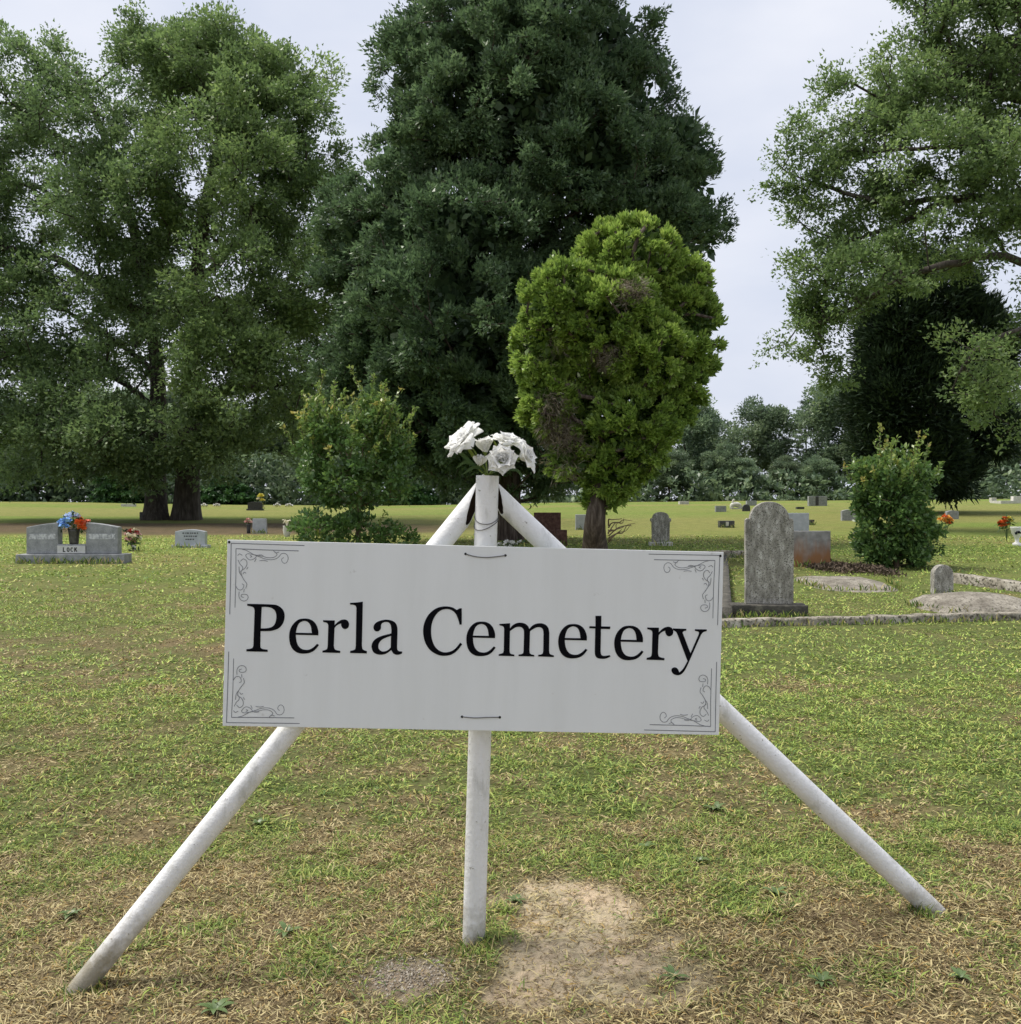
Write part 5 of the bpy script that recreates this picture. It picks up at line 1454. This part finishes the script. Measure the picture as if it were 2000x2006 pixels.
def build_graves():
    build_double_stone(); build_tablet(); build_kerbs()
    st = stone
    st(345, 404, 1073, 36, 'small pale grey headstone left of the sign, with faint lettering', M['granite_polish'], 'serp', .16, (1.18, 1.7, .16), engrave=3)
    st(495, 523, 1046, 30, 'plain grey upright headstone near the worn earth, left of the crape myrtle', M['granite_polish'], 'slant', .12)
    st(275, 288, 1017, 14, 'small dark stone against the foot of the thinner oak trunk', M['dark_granite'], 'flat', .2)
    st(240, 264, 992, 5, 'low pale stone slab far off on the crest, left of the oaks', M['pale_stone'], 'flat', .5)
    st(486, 514, 1000, 17, 'low black headstone on the crest with a pale green plant beside it', M['dark_granite'], 'serp', .2, (1.15, 1.5, .2))
    st(1046, 1098, 1064, 60, 'rough red-brown headstone half hidden by the right leg of the sign', M['red_granite'], 'flat', .3)
    p = spot(1104, 1070)
    r_ = stone(1090, 1110, 1070, 32, 'low red-brown block beside the rough red-brown headstone', M['red_granite'], 'flat', .35)
    st(1127, 1152, 1037, 29, 'small grey-blue headstone left of the arborvitae trunk', M['granite_polish'], 'flat', .14)
    st(1274, 1314, 1069, 66, 'pointed-arch headstone on a white foot between the arborvitae and the tall tablet', M['old_stone'], 'gothic', .12, (1.12, 2.0, .11), M['pale_stone'])
    st(1548, 1624, 1110, 70, 'rust-stained flat-topped headstone just behind the tall weathered tablet', M['stained_stone'], 'flat', .18)
    st(1535, 1583, 1050, 45, 'smooth blue-grey headstone farther back behind the rust-stained one', M['granite_polish'], 'flat', .18)
    st(1586, 1594, 1029, 11, 'tiny dark marker right of the blue-grey headstone', M['dark_granite'], 'flat', .15)
    st(1648, 1678, 1020, 22, 'small dark grey headstone standing left of the crape myrtle top', M['granite'], 'serp', .18)
    st(1401, 1422, 1003, 12, 'small grey block headstone on the slope above the low bench marker', M['granite'], 'flat', .2)
    st(1408, 1437, 1033, 13, 'low wide dark marker with a white emblem, left of the tall tablet', M['dark_granite'], 'flat', .3)
    q = spot(1422, 1033); link_ = [o for o in bpy.data.objects if o.get('label', '').startswith('low wide dark marker')][0]
    link('emblem', mesh_bm('emblem', box_bm(.09, .012, .13, 0, -.158, .04, .004, 1)), M['pale_stone'], link_)
    st(1583, 1619, 991, 19, 'grey double headstone with a dark middle on the far crest', M['granite'], 'flat', .25)
    dbl = [o for o in bpy.data.objects if o.get('label', '').startswith('grey double headstone with a dark middle')][0]
    link('centre_panel', mesh_bm('centre_panel', box_bm(.16, .012, .46, -.05, -.128, .03, .002, 1)), M['dark_granite'], dbl)
    st(1454, 1469, 1002, 14, 'small dark headstone on the crest, left of the tall tablet', M['dark_granite'], 'round', .15)
    st(1462, 1481, 990, 9, 'flat grey stone on the crest just above the tall tablet', M['granite'], 'flat', .3)
    st(1330, 1348, 988, 6, 'low pale stone on the crest right of the arborvitae', M['pale_stone'], 'flat', .5)
    st(1560, 1574, 997, 4, 'flat black marker in the grass right of the tall tablet', M['dark_granite'], 'flat', .3)
    st(1853, 1876, 1016, 16, 'grey-brown headstone partly behind the crape myrtle and orange flowers', M['granite'], 'serp', .2)
    st(1940, 1950, 984, 9, 'little white stone at the far right on the crest', M['pale_stone'], 'flat', .3)
    st(1950, 1980, 986, 5, 'long low white slab at the far right on the crest', M['pale_stone'], 'flat', 1.2)
    st(1982, 1998, 986, 14, 'beige upright headstone at the right edge on the crest', M['pale_stone'], 'slant', .3)
    # small headstone, mossy and rounded
    r = st(1826, 1864, 1167, 61, 'small mossy round-topped headstone by the broad pale grave cover', M['old_stone'], 'round', .13)
    # white lamb-like ornament on the crest
    p = spot(1441, 997); k = p[1] / F
    rt = root('stone_ornament', p, 'little white stone figure on the crest left of the tall tablet', 'ornament')
    ac = Acc(); ac.tube(smooth_path([(-8 * k, 0, 0), (-7 * k, 0, 7 * k), (0, 0, 9 * k), (8 * k, 0, 6 * k), (9 * k, 0, 0)], 4), np.interp(np.linspace(0, 1, 17), [0, .3, .6, 1], [3, 4.5, 5, 3]) * k, 8)
    ac.tube(smooth_path([(-5 * k, 0, 8 * k), (-6 * k, 0, 13 * k), (-4 * k, 0, 18 * k), (-1.5 * k, 0, 17 * k)], 4), np.linspace(2.2, 1.2, 13) * k, 8)
    link('body', ac.mesh('body'), M['pale_stone'], rt)
    ac = Acc(); bmx = box_bm(20 * k, .3, 4 * k, 0, 0, -.05, .01); link('plinth', mesh_bm('plinth', bmx), M['pale_stone'], rt)
    # grave flowers
    p = spot(260, 1080); k = p[1] / F
    posy('flower_wreath', p, 'pink, cream and red flower spray on a white stand right of the double headstone',
         [(x * k, y, z * k, R_ * k, c) for x, y, z, R_, c in [(-9, 0, 34, 7, 'pink'), (-6, -.06, 24, 7, 'pink'), (-2, 0, 39, 6, 'red'), (4, 0, 40, 7, 'cream'), (9, -.02, 34, 7, 'pink'), (6, -.08, 28, 7, 'cream'), (-3, -.08, 31, 7, 'cream'), (12, 0, 24, 6, 'cream'), (0, -.08, 22, 6, 'pink'),
                                                          (2, 0, 18, 4, 'pink'), (-4, 0, 14, 4, 'white'), (2, -.02, 9, 4, 'white'), (4, 0, 3, 3, 'white'), (9, -.03, 38, 4, 'red'), (-12, 0, 40, 4, 'navy')]], .10, seed=520)
    p = spot(487, 1046); k = p[1] / F
    rt = root('grave_vase', p, 'dark vase beside the plain grey upright headstone', 'vase')
    ac = Acc(); ac.tube([(0, 0, -.03), (0, 0, 9 * k), (0, 0, 17 * k), (0, 0, 19 * k)], [4 * k, 3.6 * k, 4.4 * k, 5 * k], 12); link('body', ac.mesh('body'), M['dark_granite'], rt)
    posy('flower_bouquet', p + np.array([0, 0, 19.2 * k]), 'faded pink flowers in the dark vase beside the plain grey headstone', [(x * k, 0, z * k, 4 * k, c) for x, z, c in [(-4, 4, 'pink'), (2, 6, 'cream'), (5, 3, 'pink'), (-1, 9, 'pink')]], .05, seed=530)
    p = spot(510, 1000); k = p[1] / F
    posy('flower_bouquet', p, 'tall pale yellow-green flower bunch beside the low black headstone', [(x * k, 0, z * k, R_ * k, c) for x, z, R_, c in [(0, 28, 6, 'yellow'), (-3, 22, 5, 'cream'), (4, 20, 5, 'yellow'), (1, 13, 4, 'yellow'), (5, 8, 3, 'cream')]], .14, seed=540)
    for i, (px, lab) in enumerate(((399, 'white flowers on the crest right of the thicker oak trunk'), (424, 'smaller white flowers on the crest between the oak and the black headstone'), (542, 'white grave flowers on the crest just left of the crape myrtle top'), (566, 'white grave flowers on the crest nearest the crape myrtle'))):
        p = spot(px, 993); k = p[1] / F
        posy('flower_bouquet', p, lab, [(x * k, 0, z * k, 3.2 * k, 'white') for x, z in ((-4, 3), (1, 5), (5, 3))], .1, seed=550 + i, group='white grave flowers on the crest')
    p = spot(562, 1052); k = p[1] / F
    rt = root('flower_pot', p, 'pale beige urn of dry grasses at the left foot of the crape myrtle', 'pot')
    ac = Acc(); ac.tube([(0, 0, -.03), (0, 0, 6 * k), (0, 0, 14 * k), (0, 0, 20 * k), (0, 0, 22 * k)], [5 * k, 6.5 * k, 8 * k, 7 * k, 8 * k], 14); link('body', ac.mesh('body'), M['pale_stone'], rt)
    ac = Acc(); rr = random.Random(3)
    for i in range(16): a_ = rr.uniform(0, 6.28); ac.tube(smooth_path([(0, 0, 20 * k), (4 * k * math.cos(a_), 4 * k * math.sin(a_), 32 * k), (9 * k * math.cos(a_), 9 * k * math.sin(a_), rr.uniform(26, 36) * k)], 3), .008, 4)
    link('dry_grass', ac.mesh('dry_grass'), M['cream'], rt)
    p = spot(994, 1074); k = p[1] / F
    posy('flower_spray', p, 'white silk flowers lying at the foot of the cedar trunk behind the sign', [(x * k, y, z * k, R_ * k, 'white') for x, y, z, R_ in [(-16, 0, 6, 6), (-8, -.1, 9, 6), (0, 0, 12, 6), (9, -.05, 10, 6), (16, 0, 7, 5), (24, 0, 12, 5), (-4, -.1, 4, 5), (5, -.12, 4, 5)]], .12, seed=560)
    p = spot(1852, 1056); k = p[1] / F
    posy('flower_bouquet', p, 'amber lilies on green stems at the right side of the crape myrtle', [(x * k, 0, z * k, R_ * k, c) for x, z, R_, c in [(-10, 38, 6, 'amber'), (-2, 44, 6, 'orange'), (5, 40, 7, 'amber'), (11, 36, 6, 'amber'), (0, 34, 6, 'amber'), (7, 31, 5, 'orange')]], .12, seed=570)
    p = spot(1972, 1062); k = p[1] / F
    posy('flower_bouquet', p, 'bright orange and yellow flowers beside the white urn at the right edge', [(x * k, 0, z * k, R_ * k, c) for x, z, R_, c in [(-12, 38, 6, 'orange'), (-4, 40, 7, 'orange'), (-8, 32, 6, 'orange'), (0, 34, 6, 'orange'), (4, 46, 6, 'yellow'), (9, 41, 5, 'yellow'), (-3, 47, 5, 'orange')]], .14, seed=580)
    p = spot(1992, 1068); k = p[1] / F
    rt = root('grave_urn', p, 'white urn with a dark patch at the right edge of the lawn', 'urn')
    ac = Acc(); ac.tube([(0, 0, -.03), (0, 0, 4 * k), (0, 0, 6 * k), (0, 0, 13 * k), (0, 0, 24 * k), (0, 0, 34 * k), (0, 0, 36 * k)], np.array([8, 8, 3.5, 4, 10, 12, 12.5]) * k, 16); link('body', ac.mesh('body'), M['white'], rt)
    lump_flower(rt, (-3 * k, -11 * k, 24 * k), 5 * k, M['navy'], 590, 'dark_patch')
    p = spot(1680, 1092); k = p[1] / F
    rt = root('wire_hanger', p, 'small curled dark wire plant hanger at the left foot of the right crape myrtle', 'plant hanger')
    ac = Acc(); ac.tube(smooth_path([(6 * k, 0, 0), (5 * k, 0, 20 * k), (4 * k, 0, 42 * k), (-2 * k, 0, 50 * k), (-9 * k, 0, 46 * k), (-10 * k, 0, 38 * k), (-4 * k, 0, 36 * k)], 5), .012, 6)
    ac.tube(smooth_path([(4 * k, 0, 30 * k), (-6 * k, 0, 30 * k), (-10 * k, 0, 20 * k), (-4 * k, 0, 14 * k), (4 * k, 0, 18 * k)], 5), .010, 6); link('wire', ac.mesh('wire'), M['wire'], rt)
    # dead leaves under the right shrub
    r = np.random.default_rng(9); n = 900
    q0, q1 = spot(1580, 1112), spot(1745, 1122)
    t = r.random(n); x = q0[0] + (q1[0] - q0[0]) * t; y = q0[1] + (q1[1] - q0[1]) * t + r.normal(size=n) * .3
    c = np.stack([x, y, ground(x, y) + .015 + .055 * r.random(n) * np.exp(-((t - .55) / .35) ** 2)], 1)
    v, q, tt = leaves(c, 5, .10, .062, .022, 9, None, 0, .1, .6, size_j=.6)
    tag(link('leaf_litter', mesh_np('leaf_litter', v, q, tint=tt), noise_mat('dead_leaf', [(.3, (.035, .027, .02)), (.7, (.17, .125, .085))], 9)), 'brown dead leaves and twigs banked by the right crape myrtle', 'leaf litter', kind='stuff')

def build_weeds():
    """flat broad-leaved rosettes in the foreground lawn"""
    r = np.random.default_rng(12)
    n = 7; L_, W_ = 1.0, .34
    t = np.linspace(0, 1, n); w = W_ / 2 * np.sin(np.pi * np.clip(t * .9 + .08, 0, 1)); z = .28 * np.sin(t * 2.4) ; fold = .10 * w
    v = np.vstack([np.column_stack([-w, t, z + fold]), np.column_stack([0 * t, t, z]), np.column_stack([w, t, z + fold])])
    k = np.arange(n - 1)
    me = mesh_np('leaf', v, np.vstack([np.stack([k, k + n, k + n + 1, k + 1], 1), np.stack([k + n, k + 2 * n, k + 2 * n + 1, k + n + 1], 1)]), True, tint=np.clip(.3 + .5 * np.tile(t, 3), 0, 1))
    me.materials.append(M['weed_leaf'])
    for px, py, s, lab in [(562, 1832, .040, 'grey-green weed rosette between the left leg and the post'), (1518, 1755, .040, 'grey-green weed rosette left of the right leg foot'), (138, 1797, .036, 'weed rosette beside the foot of the left leg'),
                           (1402, 1588, .045, 'large dark weed rosette under the right leg'), (1262, 1660, .042, 'weed rosette behind the bare sand patch'), (1610, 1932, .038, 'weed rosette near the lower right corner, below the right leg foot'),
                           (420, 1985, .045, 'weed rosette at the bottom edge below the left leg'), (1880, 1922, .036, 'weed rosette in the lower right corner of the lawn'), (1320, 1915, .034, 'weed rosette at the right rim of the bare sand patch'),
                           (1370, 1690, .032, 'small weed rosette above the bare sand patch'), (505, 1620, .032, 'small weed rosette right of the left leg under the board'), (1010, 1760, .034, 'weed rosette at the left rim of the bare sand patch')]:
        p = spot(px, py); p[2] = float(surf(p[0], p[1])) + .004
        rt = root('weed_rosette', p, lab, 'weed', 'broad-leaved weeds in the foreground lawn')
        m_ = int(r.integers(7, 10)); ph = r.random() * 6
        for i in range(m_):
            o = link('leaf', me, None, rt); q = s * 1.25 * float(r.uniform(.75, 1.3)); o.scale = (q, q, q)
            o.rotation_euler = (float(r.uniform(-.1, .25)), 0, ph + i * 6.283 / m_ + float(r.uniform(-.25, .25)))

# ------------------------------------------------------------------ build
top = build_sign()
build_bouquet(top)
build_graves()
build_weeds()
build_trees()
build_shrubs()
build_woods()
grow_grass()
